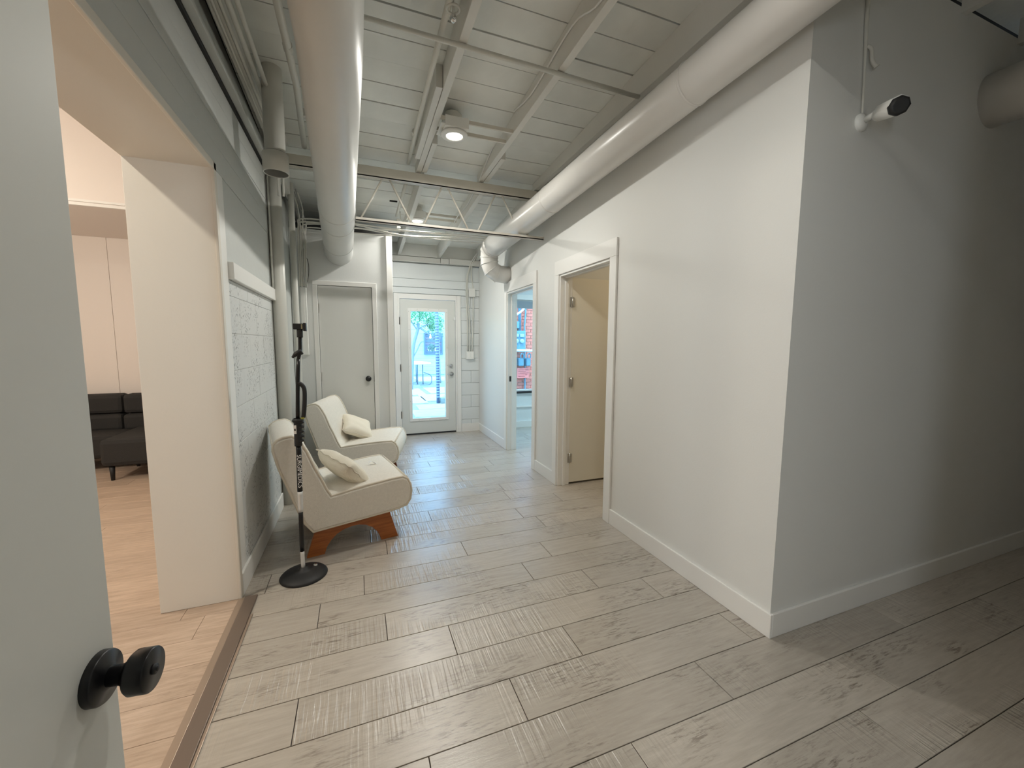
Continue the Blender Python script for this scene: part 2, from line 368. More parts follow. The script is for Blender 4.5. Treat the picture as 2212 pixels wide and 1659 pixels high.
def knob(parent, c, n, mt=BLACK, r=0.028, rose=0.032, dep=0.055):
    k = obj('knob', LA([(rose, 0), (rose, .006), (rose * .85, .009), (.012, .011), (.012, dep * .5), (r * .8, dep * .6), (r, dep * .75), (r, dep), (r * .85, dep + .006), (0, dep + .007)], c, n, 28), mt, parent)
    return k
knob(d1, (0.107, YC + .002, 0.987), (0, -1, 0))
obj('latch', B(CX1 - .004, CX1 + .004, YC - .004, YC + .002, 0.95, 1.02), BLACK, d1)
for z in (1.78, 1.02, 0.25): obj('hinge', B(CX0 - .003, CX0 + .010, YC - .006, YC + .004, z - .05, z + .05), NICKEL, d1)
ST('baseboard_middle', B((XL + .02, CX0 - .05, YC - .013, YC, 0, .12), (CX1 + .05, .333, YC - .013, YC, 0, .12)), TRIM, label='white baseboard of the closet wall', cat='baseboard')

ST('unlit_gap_board', B(XL + .02, .39, YC + .10, YC + .14, 2.50, 2.70), DARK, label='black board painted as the unlit gap above the closet wall', cat='trim')  # black board stands in for the unlit space over the partition
# far wall of blocks with the glass door
EX0, EX1 = 0.595, 1.428
wf = wall('wall_far', [(-5.4, EX0 - .01, YF + .02, YF + .2, 0, 3.4), (EX1 + .01, 2.05, YF + .02, YF + .2, 0, 3.2), (EX0 - .01, EX1 + .01, YF + .02, YF + .2, 2.07, 3.2),
     (2.05, 3.75, YF + .02, YF + .2, 0, 0.60), (2.05, 3.75, YF + .02, YF + .2, 2.12, 3.2), (3.75, 4.6, YF + .02, YF + .2, 0, 3.2)], BLUEW, 'white painted far wall that holds the glass door')
for z0, z1, pr in ((2.135, 2.222, .02), (2.225, 2.345, .03), (2.348, 2.572, .012)):
    ST('board', B(.40, XW, YF - pr, YF + .02, z0, z1), BLUEW, wf, bevel=0.006)
for k in range(11):
    z0 = .195 * k; z1 = min(z0 + .192, 2.13)
    for a, b in ((.40, .505), (1.512, XW)):
        cut = [a, b] if (k % 2 or b - a < .2) else [a, a + .16, b]
        for u, v in zip(cut, cut[1:]): ST('block', B(u + .001, v - .001, YF - .002 - .004 * random.random(), YF + .02, z0, z1), BLUEW, wf, bevel=0.004)
ST('trim_6', B((.40, 1.20, YF - .06, YF + .02, 2.585, 2.60), (.40, 1.20, YF - .035, YF + .02, 2.60, 2.665), (1.205, 1.33, YF - .05, YF + .02, 2.59, 2.665), (1.335, XW, YF - .06, YF + .02, 2.59, 2.67)), JOIST, label='ledger boards under the rafters above the far door', cat='trim', bevel=0.004)
casing('door_frame', [(EX0 - .085, EX0 - .03, YF - .03, YF + .02, 0, 2.13), (EX0 - .03, EX0, YF - .012, YF + .05, 0, 2.06), (EX1, EX1 + .02, YF - .012, YF + .05, 0, 2.06), (EX1 + .02, EX1 + .08, YF - .03, YF + .02, 0, 2.13), (EX0 - .03, EX1 + .02, YF - .012, YF + .05, 2.055, 2.13)], 'white frame around the glass exit door at the hallway end')
GX0, GX1, GZ0, GZ1 = .754, 1.263, .253, 1.876
d2 = ST('door_2', B((EX0 + .004, GX0, YF + .004, YF + .05, .022, 2.05), (GX1, EX1 - .004, YF + .004, YF + .05, .022, 2.05), (GX0, GX1, YF + .004, YF + .05, .022, GZ0), (GX0, GX1, YF + .004, YF + .05, GZ1, 2.05)), mat('exit_door_paint', (.68, .69, .66), .45), label='white exit door with one tall glass pane at the hallway end', cat='door')
obj('glass_pane', B(GX0 - .01, GX1 + .01, YF + .024, YF + .030, GZ0 - .01, GZ1 + .01), GLASS, d2)
obj('glass_frame', B((GX0 - .045, GX0, YF - .006, YF + .006, GZ0 - .045, GZ1 + .045), (GX1, GX1 + .045, YF - .006, YF + .006, GZ0 - .045, GZ1 + .045), (GX0, GX1, YF - .006, YF + .006, GZ0 - .045, GZ0), (GX0, GX1, YF - .006, YF + .006, GZ1, GZ1 + .045)), TRIM, d2, bevel=.003)
bm = bmesh.new()
for x in (GX0 - .03, GX1 + .03):
    for z in (.25, .52, .79, 1.06, 1.33, 1.6, 1.87): lathe(bm, [(.005, 0), (.005, .002), (0, .003)], (x, YF - .006, z), (0, -1, 0), 8)
for x in (.85, 1.01, 1.17):
    for z in (GZ0 - .03, GZ1 + .03): lathe(bm, [(.005, 0), (.005, .002), (0, .003)], (x, YF - .006, z), (0, -1, 0), 8)
obj('screw', bm, NICKEL, d2, kind='stuff')
obj('door_sweep', B(EX0 + .004, EX1 - .004, YF - .004, YF + .05, .002, .022), BLACKM, d2)
obj('deadbolt', LA([(.03, 0), (.03, .01), (.026, .016), (.01, .018), (.01, .03), (0, .03)], (1.355, YF + .004, 1.054), (0, -1, 0), 24), CHROME, d2)
k_ = obj('rose', LA([(.032, 0), (.032, .008), (.012, .012), (.012, .03), (0, .03)], (1.362, YF + .004, .925), (0, -1, 0), 24), CHROME, d2)
obj('lever', T([(1.362, YF - .03, .925), (1.35, YF - .035, .925), (1.29, YF - .035, .92)], [.009, .010, .007], 8), CHROME, k_)
obj('door_contact', B(1.395, 1.425, YF - .010, YF + .004, 1.76, 1.80), WHITEP, d2, bevel=.003)
for z in (1.73, 1.03, .32): obj('hinge', B(EX0 - .012, EX0 + .006, YF - .012, YF + .004, z - .055, z + .055), NICKEL, d2)
ST('baseboard_far', B(EX1 + .085, XW, YF - .02, YF, 0, .125), TRIM, label='short white baseboard right of the exit door', cat='baseboard')

# right wall doors: frames, leaf
def side_frame(y0, y1, label, w=.085, wt=.13, h=2.05):
    return casing('door_frame', [(XW - .017, XW, y0 - w, y0, 0, h), (XW - .017, XW, y1, y1 + w, 0, h), (XW - .017, XW, y0 - w, y1 + w, h, h + wt),
        (XW - .004, XW + .125, y0 - .0, y0 + .02, 0, h), (XW - .004, XW + .125, y1 - .02, y1, 0, h), (XW - .004, XW + .125, y0 + .02, y1 - .02, h - .02, h),
        (XW + .045, XW + .080, y0 + .02, y0 + .033, 0, h - .02), (XW + .045, XW + .080, y1 - .033, y1 - .02, 0, h - .02), (XW + .045, XW + .080, y0 + .033, y1 - .033, h - .033, h - .02)], label)
side_frame(2.64, 3.47, 'white frame of the nearer doorway in the right wall, with the open door')
fB = side_frame(4.07, 4.90, 'white frame of the farther doorway in the right wall, open to the window room')
obj('strike_plate', B(XW + .02, XW + .05, 4.876, 4.881, .91, .98), BLACK, fB)
d3 = ST('door_3', B(XW + .125, XW + .125 + .80, 3.452, 3.487, .02, 2.03), DOORC, label='plain cream door standing open into the room behind the right wall', cat='door', bevel=.002)
for z in (1.80, 1.03, .27):
    obj('hinge', B((XW + .105, XW + .124, 3.444, 3.452, z - .045, z + .045), (XW + .126, XW + .150, 3.444, 3.452, z - .045, z + .045)), NICKEL, d3, bevel=.001)
    obj('hinge_pin', T([(XW + .125, 3.442, z - .048), (XW + .125, 3.442, z + .048)], .006, 8), NICKEL, d3)
ST('baseboard_right', B((XW - .014, XW, 1.232, 2.555, 0, .12), (XW - .014, XW, 3.555, 3.985, 0, .12), (XW - .014, XW, 4.985, YF - .02, 0, .12)), TRIM, label='white baseboard along the right hallway wall', cat='baseboard', bevel=.003)
ST('baseboard_front', B(XW, 6.4, 1.232, 1.246, 0, .12), TRIM, label='white baseboard under the security camera wall', cat='baseboard', bevel=.003)
# side rooms
wall('wall_side_room', [(XW + .12, 4.5, 3.66, 3.76, 0, 2.75), (4.4, 4.5, 1.366, YF, 0, 2.9)], WALL, 'walls of the side rooms behind the right wall')
ST('ceiling', B(XW + .12, 4.5, 1.366, 3.66, 2.8, 2.88), WALL, label='ceiling of the side room with the open cream door', cat='ceiling')
ST('ceiling', B(XW + .12, 4.5, 3.76, YF, 2.45, 2.5), BLUEW, label='ceiling of the window room', cat='ceiling')
# window of room B
WX0, WX1, WZ0, WZ1 = 2.05, 3.75, .60, 2.12
w1 = ST('window_1', B((WX0, WX0 + .05, YF + .04, YF + .10, WZ0, WZ1), (WX1 - .05, WX1, YF + .04, YF + .10, WZ0, WZ1), (WX0, WX1, YF + .04, YF + .10, WZ0, WZ0 + .03), (WX0, WX1, YF + .04, YF + .10, WZ1 - .05, WZ1)), TRIM, label='wide window of the side room that looks onto the brick wall', cat='window')
obj('glass_pane', B(WX0 + .04, WX1 - .04, YF + .065, YF + .071, WZ0 + .02, WZ1 - .04), GLASS, w1)
obj('window_sill', B(WX0, WX1, YF - .02, YF + .04, .575, .605), BLACKM, w1, label='black window sill')
obj('roller_shade', B(WX0 + .05, WX1 - .05, YF + .01, YF + .035, 1.98, 2.10), mat('shade_grey', (.30, .34, .38), .7), w1)
ST('trim_7', B((1.95, 3.9, YF - .005, YF + .02, 2.12, 2.20), (1.95, 3.9, YF - .012, YF + .02, .34, .36), (1.95, 4.4, YF - .014, YF + .02, 0, .10)), TRIM, label='white trim boards above and below the side room window', cat='trim')

# ------------------------------------------------------------------ ceiling
def zc(y): return 3.14 - .0705 * (y - 1.95) if y < 3.93 else 2.995 - .068 * (y - 4.0)
ceil = ST('ceiling', B((XL - .02, 6.4, -.3, 3.93, zc(-.3) + .02, zc(-.3) + .10, zc(3.929) + .02, zc(3.929) + .10), (XL - .02, XW + .05, 3.93, YF + .1, zc(3.931) + .02, zc(3.931) + .18, zc(YF + .1) + .02, zc(YF + .1) + .1)), DARK,
          label='grey white painted plank ceiling on exposed joists', cat='ceiling')
k = -12
yb = 2.107 - .2 * 12
while yb < YF + .1:
    y1 = min(yb + .2, YF + .1)
    xe = 6.38 if yb < 1.25 else XW + .02
    j = random.choice([.56, 1.145, .0]) if random.random() < .6 else None
    segs = [(XL - .01, xe)] if j is None else [(XL - .01, j), (j, xe)]
    for a, b in segs:
        g = .003 + .004 * random.random(); dz = random.random() * .005
        ya, yz = yb + g, y1 - g * .4
        if yz - ya < .02: continue
        ST('board', B(a + .001, b - .001, ya, yz, zc(ya) + dz, zc(ya) + .021, zc(yz - .001) + dz, zc(yz - .001) + .021), CEIL, ceil, origin=((a + b) / 2, (ya + yz) / 2, zc((ya + yz) / 2)))
    yb += .2
def joist(x0, x1, y0, y1, zb0, zb1, mt=JOIST): ST('joist', B(x0, x1, y0, y1, zb0, zc(y0 + .001) + .004, zb1, zc(y1 - .001) + .004), mt, ceil, bevel=.002)
for x in (-.01, .585, 1.167, 1.75): joist(x - .045, x, -.18, 3.90, 3.005, 2.932)
for x in (.03, .625, 1.20, 1.79): joist(x - .045, x, 3.935, YF, 2.852, 2.672)
joist(-.60, -.555, -.18, 3.90, 3.005, 2.932); joist(-.60, -.555, 3.935, 4.9, 2.852, 2.776)
# sister pieces
joist(.590, .632, 3.30, 3.84, 2.945, 2.933); joist(.497, .538, 2.62, 3.60, 2.960, 2.938); joist(1.172, 1.215, 3.35, 3.84, 2.943, 2.933)
for x in (2.33, 2.92, 3.50): ST('joist', B(x - .045, x, -.18, 1.246, 3.06, 3.26), JOIST, ceil)
ST('rim_board', B(.40, XW, YF - .03, YF, 2.672, 2.86), JOIST, ceil)
for sg_ in (1, -1): ST('dark_sliver', B(.375, .455, 4.735 + .006 * sg_, 4.745 + .012 * sg_, zc(4.74) - .004, zc(4.74) + .01), DARK, ceil)  # pair of thin dark strips on the ceiling boards
# roof / upper ceiling of the rest
ST('ceiling', B(-5.5, XL - .34, -1.3, 6.4, 3.40, 3.5), WARMW, label='ceiling of the room at the left', cat='ceiling')
ST('ceiling', B(-1.6, 3.3, -3.7, -.3, 2.7, 2.8), WALL, label='ceiling of the room behind the viewpoint', cat='ceiling')

# ------------------------------------------------------------------ left room
wall('wall_left_room', [(-5.6, -5.4, -1.3, 6.4, 0, 3.5), (-5.5, XL - .345, -1.4, -1.2, 0, 3.5)], WARMW, 'side walls of the room through the left doorway')
lb = wall('wall_left_room_back', [(-5.4, -1.0, 6.19, 6.22, 0, 3.4)], GROUT, 'pinkish white back wall behind the charcoal sofa')
for a, b in ((-5.4, -3.90), (-3.897, -2.690), (-2.686, -1.0)): ST('panel', B(a, b, 6.175, 6.19, 0, 3.4), WARMW, lb)
ST('trim_8', B((-5.4, -1.0, 4.84, 6.17, 2.60, 3.4)), WARMW, label='boxed soffit across the room at the left', cat='trim')
ST('trim_9', B((-5.4, -1.0, 4.815, 4.84, 2.60, 2.625), (-5.4, -1.0, 4.825, 4.84, 2.635, 2.655)), TRIM, label='double bead moulding on the soffit edge', cat='trim')

# ------------------------------------------------------------------ threshold strip
th = empty('threshold_strip', (XL + .05, 1.5, 0), label='brown metal threshold strip between the oak and the whitewashed floor', cat='threshold')
def CH(o, p):
    o.parent = p; o.matrix_parent_inverse = Matrix.Translation(-p.location) if p.rotation_euler.z == 0 else p.matrix_world.inverted(); return o
def part(name, bm, mt, p, **k):
    """a part built in world coordinates under an Empty that stands at the thing's base"""
    o = obj(name, bm, mt, None, **k); o.parent = p
    mw = Matrix.LocRotScale(p.location, p.rotation_euler, None); o.matrix_parent_inverse = mw.inverted(); return o
part('strip', B(XL + .025, XL + .085, .5, 2.470, -.004, .010), THRESH, th, bevel=.003)
part('inner_lip', B(XL - .005, XL + .025, .5, 2.470, -.006, .006), GOLD, th, bevel=.002)
part('outer_lip', B(XL + .085, XL + .097, .5, 2.30, -.006, .005), GOLD, th, bevel=.0015)

# ------------------------------------------------------------------ near door leaf with knob
nd = Vector((.113, .9936, 0)).normalized(); nn = Vector((nd.y, -nd.x, 0))
E0 = Vector((-.3246, .6724, 0)); H0 = E0 - nd * .80
bm = bmesh.new()
A_ = [H0, E0, E0 - nn * .035, H0 - nn * .035]
extrude(bm, [(p.x, p.y) for p in A_], lambda a, b, t: (a, b, t), .012, 2.04)
d4 = ST('door_4', bm, mat('near_door_paint', (.74, .74, .70), .42), label='grey white door leaf standing open at the left edge of the view', cat='door', bevel=.0015)
R0 = Vector((-.328, .640, .966)); R0 = R0 + nn * ((E0 - R0).dot(nn))
rose = obj('rose', LA([(.0325, 0), (.0325, .008), (.031, .0105), (.0165, .012), (.014, .0145), (0, .0145)], R0, nn, 40), BLACK, d4)
kn = obj('knob', LA([(.0125, .010), (.0125, .027), (.016, .033), (.0245, .038), (.0272, .0415), (.0272, .0600), (.0262, .0615), (0, .0615)], R0, nn, 40), BLACK, d4)
obj('privacy_button', LA([(.0065, .061), (.0065, .0645), (.003, .0645), (.003, .0665), (0, .0665)], R0, nn, 16), BLACKM, kn)
for z in (.25, 1.02, 1.82): obj('hinge', T([(H0 + nn * .004 + Vector((0, 0, z - .05))), (H0 + nn * .004 + Vector((0, 0, z + .05)))], .006, 8), NICKEL, d4)

# ------------------------------------------------------------------ ducts
def cone_duct(name, a, b, ra, rb, seams, mt, label, tail=None):
    a, b = Vector(a), Vector(b); root = empty(name, a, label=label, cat='duct', group='round ceiling ducts')
    bm = bmesh.new(); pts = [a + (b - a) * t for t in (0, .25, .5, .75, 1)]; rs = [ra + (rb - ra) * t for t in (0, .25, .5, .75, 1)]
    if tail: pts = [Vector(tail)] + pts; rs = [ra] + rs
    tube(bm, pts, rs, 48); part('duct_body', bm, mt, root)
    d = (b - a).normalized()
    for t in seams:
        p = a + (b - a) * t; r = ra + (rb - ra) * t
        bm = bmesh.new(); tube(bm, [p - d * .006, p - d * .004, p + d * .004, p + d * .006], [r + .0005, r + .004, r + .004, r + .0005], 48, caps=False); part('seam_ring', bm, mt, root)
    return root
cone_duct('round_duct', (-.068, 1.93, 2.605), (-.163, 4.97, 2.40), .128, .1455, (.57, .67, .87), DUCTG, 'fat glossy white round duct running into the closet wall', tail=(-.068, -.17, 2.66))
rd = cone_duct('round_duct', (1.649, 1.25, 2.749), (1.573, 4.72, 2.574), .105, .124, (.135, .58), DUCT, 'long white round duct hugging the top of the right wall', tail=(1.665, -.17, 2.82))
# segmented elbow: down, then into the wall
ex, ey, ez = 1.572, 4.72, 2.574
pts = [(ex, ey, ez), (ex - .004, ey + .09, ez - .006), (ex - .01, ey + .155, ez - .04), (ex - .012, ey + .175, ez - .11), (ex - .008, ey + .175, ez - .18), (ex + .02, ey + .17, ez - .255), (ex + .09, ey + .165, ez - .30), (XW + .02, ey + .16, ez - .315)]
segs = smoothpts(pts, 2)
for i in range(len(segs) - 1):
    pass
eb = bmesh.new(); tube(eb, pts, [.124, .122, .112, .108, .107, .107, .106, .105], 32); 
el = part('elbow', eb, DUCT, rd)
for f in el.data.polygons: f.use_smooth = len(f.vertices) == 4
for i in (1, 2, 3, 4, 5, 6):
    p = Vector(pts[i]); d = (Vector(pts[i + 1]) - Vector(pts[i - 1])).normalized(); r = [.124, .122, .112, .108, .107, .107, .106, .105][i]
    bm = bmesh.new(); tube(bm, [p - d * .005, p - d * .003, p + d * .003, p + d * .005], [r + .0005, r + .007, r + .007, r + .0005], 32, caps=False); part('elbow_seam', bm, DUCT, rd)
cone_duct('round_duct', (3.26, -.17, 2.72), (3.25, 1.25, 2.72), .135, .135, (.8,), DUCT, 'round duct coming out of the shadowy wall at the far right')

# ------------------------------------------------------------------ open web roof truss
tr = empty('roof_truss', (XW, 3.87, 2.88), label='cream painted steel open web truss crossing the hallway', cat='truss')
part('top_chord', B((XL - .01, XW, 3.835, 3.842, 2.835, 2.92), (XL - .01, XW, 3.835, 3.868, 2.835, 2.842), (XL - .01, XW, 3.898, 3.905, 2.835, 2.92), (XL - .01, XW, 3.872, 3.905, 2.835, 2.842), (XL - .01, XW, 3.842, 3.898, 2.912, 2.92)), STEEL, tr)
part('bottom_chord', B((.02, XW, 3.845, 3.866, 2.458, 2.466), (.02, XW, 3.845, 3.851, 2.458, 2.486), (.02, XW, 3.874, 3.895, 2.458, 2.466), (.02, XW, 3.889, 3.895, 2.458, 2.486)), STEEL, tr)
for (a, za), (b, zb) in (((.248, 2.838), (.051, 2.462)), ((.312, 2.838), (.507, 2.462)), ((.773, 2.838), (.593, 2.462)), ((.833, 2.838), (1.037, 2.462)), ((1.294, 2.838), (1.112, 2.462)), ((1.367, 2.838), (1.572, 2.462)), ((1.80, 2.838), (1.62, 2.462))):
    part('web_rod', T([(a, 3.87, za), (b, 3.87, zb)], .0085, 8), STEEL, tr)

# ------------------------------------------------------------------ pipes and conduits
def pipe(name, pts, r, mt, label, cat='pipe', group=None, n=12):
    return obj(name, T(pts, r, n), mt, label=label, cat=cat, group=group)
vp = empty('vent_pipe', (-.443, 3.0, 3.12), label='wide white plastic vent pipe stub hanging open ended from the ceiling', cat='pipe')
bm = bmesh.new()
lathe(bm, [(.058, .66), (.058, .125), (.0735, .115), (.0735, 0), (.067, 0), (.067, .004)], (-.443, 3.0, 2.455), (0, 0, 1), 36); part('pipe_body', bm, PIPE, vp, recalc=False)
part('pipe_bore', LA([(.067, .002), (.067, .12), (.052, .13), (.052, .60), (0, .60)], (-.443, 3.0, 2.455), (0, 0, 1), 36), mat('bore_shade', (.30, .30, .28), .5), vp, recalc=False)  # bore coloured darker than the pipe to paint in the shade inside it
part('ceiling_hole', LA([(0, 0), (.080, 0), (.080, .003), (0, .003)], (-.437, 3.005, 3.114), (0, 0, 1), 30), DARK, vp)
bm = T([(-.598, 3.885, 0), (-.598, 3.885, 3.05)], .052, 28); obj('drain_pipe', bm, PIPE, label='thick floor to ceiling white pipe at the end of the block wall', cat='pipe')
obj('drain_pipe', T([(-.556, 4.52, 0), (-.556, 4.52, 2.92)], .027, 20), PIPE, label='medium vertical pipe between the thick pipe and the closet wall', cat='pipe')
pipe('conduit', [(-.628, 3.812, 1.84), (-.628, 3.812, 2.78)], .0075, PIPE, 'thin vertical conduit in the gap beside the thick pipe', 'conduit')
for i, (x, z, r) in enumerate(((-.580, 2.935, .010), (-.558, 2.962, .009), (-.533, 2.952, .014), (-.500, 2.930, .011))):
    pass
CONDL = ['lowest thin conduit running along the top of the left wall', 'second thin conduit along the top of the left wall', 'thicker conduit along the top of the left wall', 'outermost conduit along the top of the left wall']
for i, (k, r) in enumerate(((-.372, .007), (-.350, .009), (-.328, .014), (-.303, .012))):
    z = 2.965 + .0 * i; x = k * (z - 1.4) * .985
    x = max(x, XL + .02)
    pts = [(x, -.17, z + .02), (x, 3.72, z - .03)] if i > 1 else [(x, -.17, z + .02), (x, 3.5, z - .03), (x + .02, 3.68, z - .05), (x + .03, 3.74, z - .15), (x + .03, 3.74, 2.55)]
    pipe('conduit', smoothpts(pts, 4) if len(pts) > 2 else pts, r, PIPE, CONDL[i], 'conduit', 'conduits along the left wall')
cl = empty('conduit', (-.305, 2.9, 3.0), label='jointed conduit along the ceiling between vent pipe and fat duct', cat='conduit')
part('pipe_body', T([(-.300, -.17, 3.03), (-.305, 2.97, 2.99), (-.352, 3.80, 2.975)], .020, 14), PIPE, cl)
for y in (1.9, 2.62, 3.3): part('coupling', T([(-.304, y, 3.0), (-.304, y + .05, 3.0)], .025, 14), PIPE, cl)
cj = empty('conduit', (.45, 2.0, 3.0), label='straight conduit alongside the left of the middle joist', cat='conduit')
part('pipe_body', T([(.436, -.17, 3.02), (.462, 3.3, 2.99), (.47, 3.82, 2.985)], .016, 14), PIPE, cj)
part('pipe_body', T([(.468, 3.95, 2.885), (.46, 4.9, 2.84)], .016, 14), PIPE, cj)
for y in (1.05, 3.28): part('coupling', T([(.455, y, 3.0), (.455, y + .05, 3.0)], .021, 14), PIPE, cj)
pipe('sprinkler_pipe', [(-.62, 2.20, 2.955), (.10, 2.212, 2.953), (1.70, 2.235, 2.947)], .0125, PIPE, 'thin pipe crossing the ceiling under the joists')
sp = empty('ceiling_sprinkler', (.48, 2.05, 3.0), label='small hanging sprinkler fitting by the middle joist', cat='sprinkler')
part('escutcheon', T([(.475 + .03 * math.cos(t), 2.05 + .03 * math.sin(t), 2.985) for t in [2 * PI * k / 20 for k in range(20)]], .006, 8, closed=True), PIPE, sp)
part('stem', T([(.475, 2.05, 3.13), (.475, 2.05, 2.95)], .006, 8), PIPE, sp)
part('bulb', LA([(0, -.022), (.015, -.012), (.018, 0), (.013, .012), (0, .018)], (.475, 2.05, 2.945), (0, 0, 1), 16), CHROME, sp)
# cable on joist two
pipe('cable', smoothpts([(1.118, -.17, 3.10), (1.114, 1.2, 3.06), (1.116, 1.75, 3.00), (1.116, 2.05, 3.08), (1.114, 2.6, 3.03), (1.114, 3.1, 3.10), (1.116, 3.7, 2.96), (1.13, 3.86, 2.93)], 5), .005, WHITEP, 'white cable stapled along the right joist', 'cable')
pipe('cable', smoothpts([(1.14, 3.94, 2.87), (1.148, 4.05, 2.93), (1.145, 4.35, 2.88), (1.10, 4.6, 2.83), (1.10, 4.8, 2.80)], 5), .005, WHITEP, 'curving white cable beyond the truss', 'cable')
# bundle of cables from the left corner across to the right duct
for i, (z, y, s) in enumerate(((2.655, 4.72, .0), (2.635, 4.74, .02), (2.60, 4.70, -.01), (2.585, 4.76, .015), (2.645, 4.80, -.02))):
    x0 = -.545 + .017 * i
    pts = [(x0 - .01, 4.86, 2.0), (x0, 4.85, 2.40), (x0 + .01, 4.82, z - .05), (x0 + .07, y, z), (.0, y - .01, z - s), (.5, y, z - .015 + s), (1.0, y + .01, z + s * .5), (1.43, y + .05, z + .02), (XW - .01, y + .15, z + .02)]
    pipe('cable', smoothpts(pts, 5), .0075 if i < 2 else .006, PIPE, ['topmost', 'second', 'fourth', 'lowest', 'third'][i] + ' cable of the bundle strung below the truss to the right duct', 'cable', 'cables strung across the hallway', n=8)
for i, (dx, dy, top) in enumerate(((0, 0, 2.93), (.02, -.02, 2.90), (.043, .01, 2.92), (.062, -.01, 2.88), (.03, .03, 2.9))):
    pts = [(-.548 + dx, 4.87 + dy * .3, 1.99), (-.552 + dx, 4.86, 2.3), (-.535 + dx * (1.6 - i % 2), 4.86 + dy, 2.62), (-.552 + dx, 4.84 + dy, 2.78), (-.565 + dx, 4.6 + dy, top - .02)]
    pipe('cable', smoothpts(pts, 5), .005 + .0012 * (i % 2), PIPE if i % 2 else mat('grey_cable', (.38, .38, .37), .5), ['leftmost', 'second', 'rightmost', 'fourth', 'third'][i] + ' cable of the bundle dropping to the wall raceway', 'cable', 'cables dropping to the raceway', n=8)
rw_ = obj('cable_raceway', B(-.555, -.498, YC - .055, YC - .002, 1.27, 1.99), WHITEP, label='tall narrow white raceway box left of the closet door', cat='raceway', bevel=.003)
obj('cover_strip', B(-.535, -.518, YC - .060, YC - .054, 1.60, 1.93), TRIM, rw_)
pipe('cable', smoothpts([(-.50, 4.90, 2.35), (-.465, 4.90, 2.25), (-.468, 4.90, 2.12), (-.49, 4.90, 2.02)], 5), .003, BLACKM, 'thin black cable looping above the raceway', 'cable')
# conduits and boxes by the exit door
sb = obj('switch_box', B(1.588, 1.712, YF - .05, YF - .006, 1.155, 1.275), WHITEP, label='white square double switch box right of the exit door', cat='switch', bevel=.004)
for x in (1.622, 1.678): obj('toggle', B(x - .018, x + .018, YF - .054, YF - .049, 1.18, 1.25), TRIM, sb, bevel=.001)
jb = obj('junction_box', B(1.635, 1.735, YF - .055, YF - .005, 2.12, 2.25), WHITEP, label='white junction box above the switch conduits', cat='junction box', bevel=.004)
for i, (pts, lab) in enumerate((([(1.612, 6.17, 1.27), (1.612, 6.17, 1.75), (1.598, 6.17, 2.05), (1.600, 6.16, 2.38), (1.655, 6.15, 2.60), (1.70, 6.1, 2.70), (1.73, 6.0, 2.76)], 'leftmost thin conduit bending up the corner beside the exit door'),
        ([(1.65, 6.17, 1.27), (1.65, 6.17, 1.70), (1.625, 6.17, 2.0), (1.618, 6.165, 2.40), (1.68, 6.15, 2.64), (1.73, 6.08, 2.75)], 'middle thin conduit beside the exit door'),
        ([(1.69, 6.17, 1.27), (1.70, 6.17, 1.7), (1.71, 6.17, 2.13)], 'short right conduit between switch box and junction box'),
        ([(1.71, 6.17, 2.24), (1.68, 6.165, 2.45), (1.69, 6.15, 2.62), (1.75, 6.05, 2.76)], 'conduit leaving the top of the junction box'))):
    pipe('conduit', smoothpts(pts, 6), .0085, PIPE, lab, 'conduit', None, 10)

# ------------------------------------------------------------------ recessed can lights hanging between the joists
def can(c, label, jx0, jx1, e, bz):
    x, y, z = c; r = empty('ceiling_light', c, label=label, cat='light', group='ceiling lights between the joists')
    part('trim_ring', LA([(.062, .0), (.070, .004), (.090, .003), (.095, .010), (.095, .018), (.06, .022), (.056, .018), (.058, .006)], c, (0, 0, 1), 40), WHITEP, r)
    part('lamp_lens', LA([(0, .004), (.058, .004), (.058, .008), (0, .008)], c, (0, 0, 1), 32), LENS, r)
    part('housing', B(x - .085, x + .085, y - .095, y + .085, z + .022, z + .095), WHITEP, r, bevel=.004)
    part('lamp_can', LA([(.066, .095), (.066, .15), (.05, .165), (0, .165)], (x - .01, y + .01, z), (0, 0, 1), 28), PIPE, r)
    part('junction_box', B(x - .06, x + .075, y + .06, y + .15, z + .10, z + .18), PIPE, r, bevel=.004)
    for dy in (-.085, .075): part('hanger_bar', B(jx0, jx1, y + dy - .007, y + dy + .007, z + .06, z + .085), STEEL, r)
    part('flexible_cable', T(smoothpts([(x + .06, y + .12, z + .15), (x + .13, y + .12, z + .19), (x + .12, y + .05, z + .235), (x + .02, y - .01, z + .24), (x - .07, y + .05, z + .2)], 5), .008, 8), PIPE, r)
    part('bracket', B(x - .115, x - .085, y - .1, y + .08, z + .03, z + .034), STEEL, r)
    light('ceiling_lamp_glow', 'AREA', (x, y, z - .004), e, LED, shape='DISK', size=.11)
can((.70, 3.02, 2.885), 'nearer recessed can light hung between two joists, glowing warm', .585, 1.122, 19.5, 0)
can((.685, 4.84, 2.785), 'farther recessed can light seen through the truss, glowing', .625, 1.155, 23, 0)
obj('cable', T(smoothpts([(.60, 4.98, 2.78), (.53, 4.90, 2.76), (.50, 4.86, 2.80), (.49, 4.8, 2.86)], 5), .006, 8), PIPE, label='short cable left of the farther ceiling light', cat='cable')
fanb = obj('junction_plate', B(.455, .495, 4.86, 4.90, 2.70, 2.80), PIPE, label='small plate on the joist left of the farther light', cat='bracket', bevel=.002)

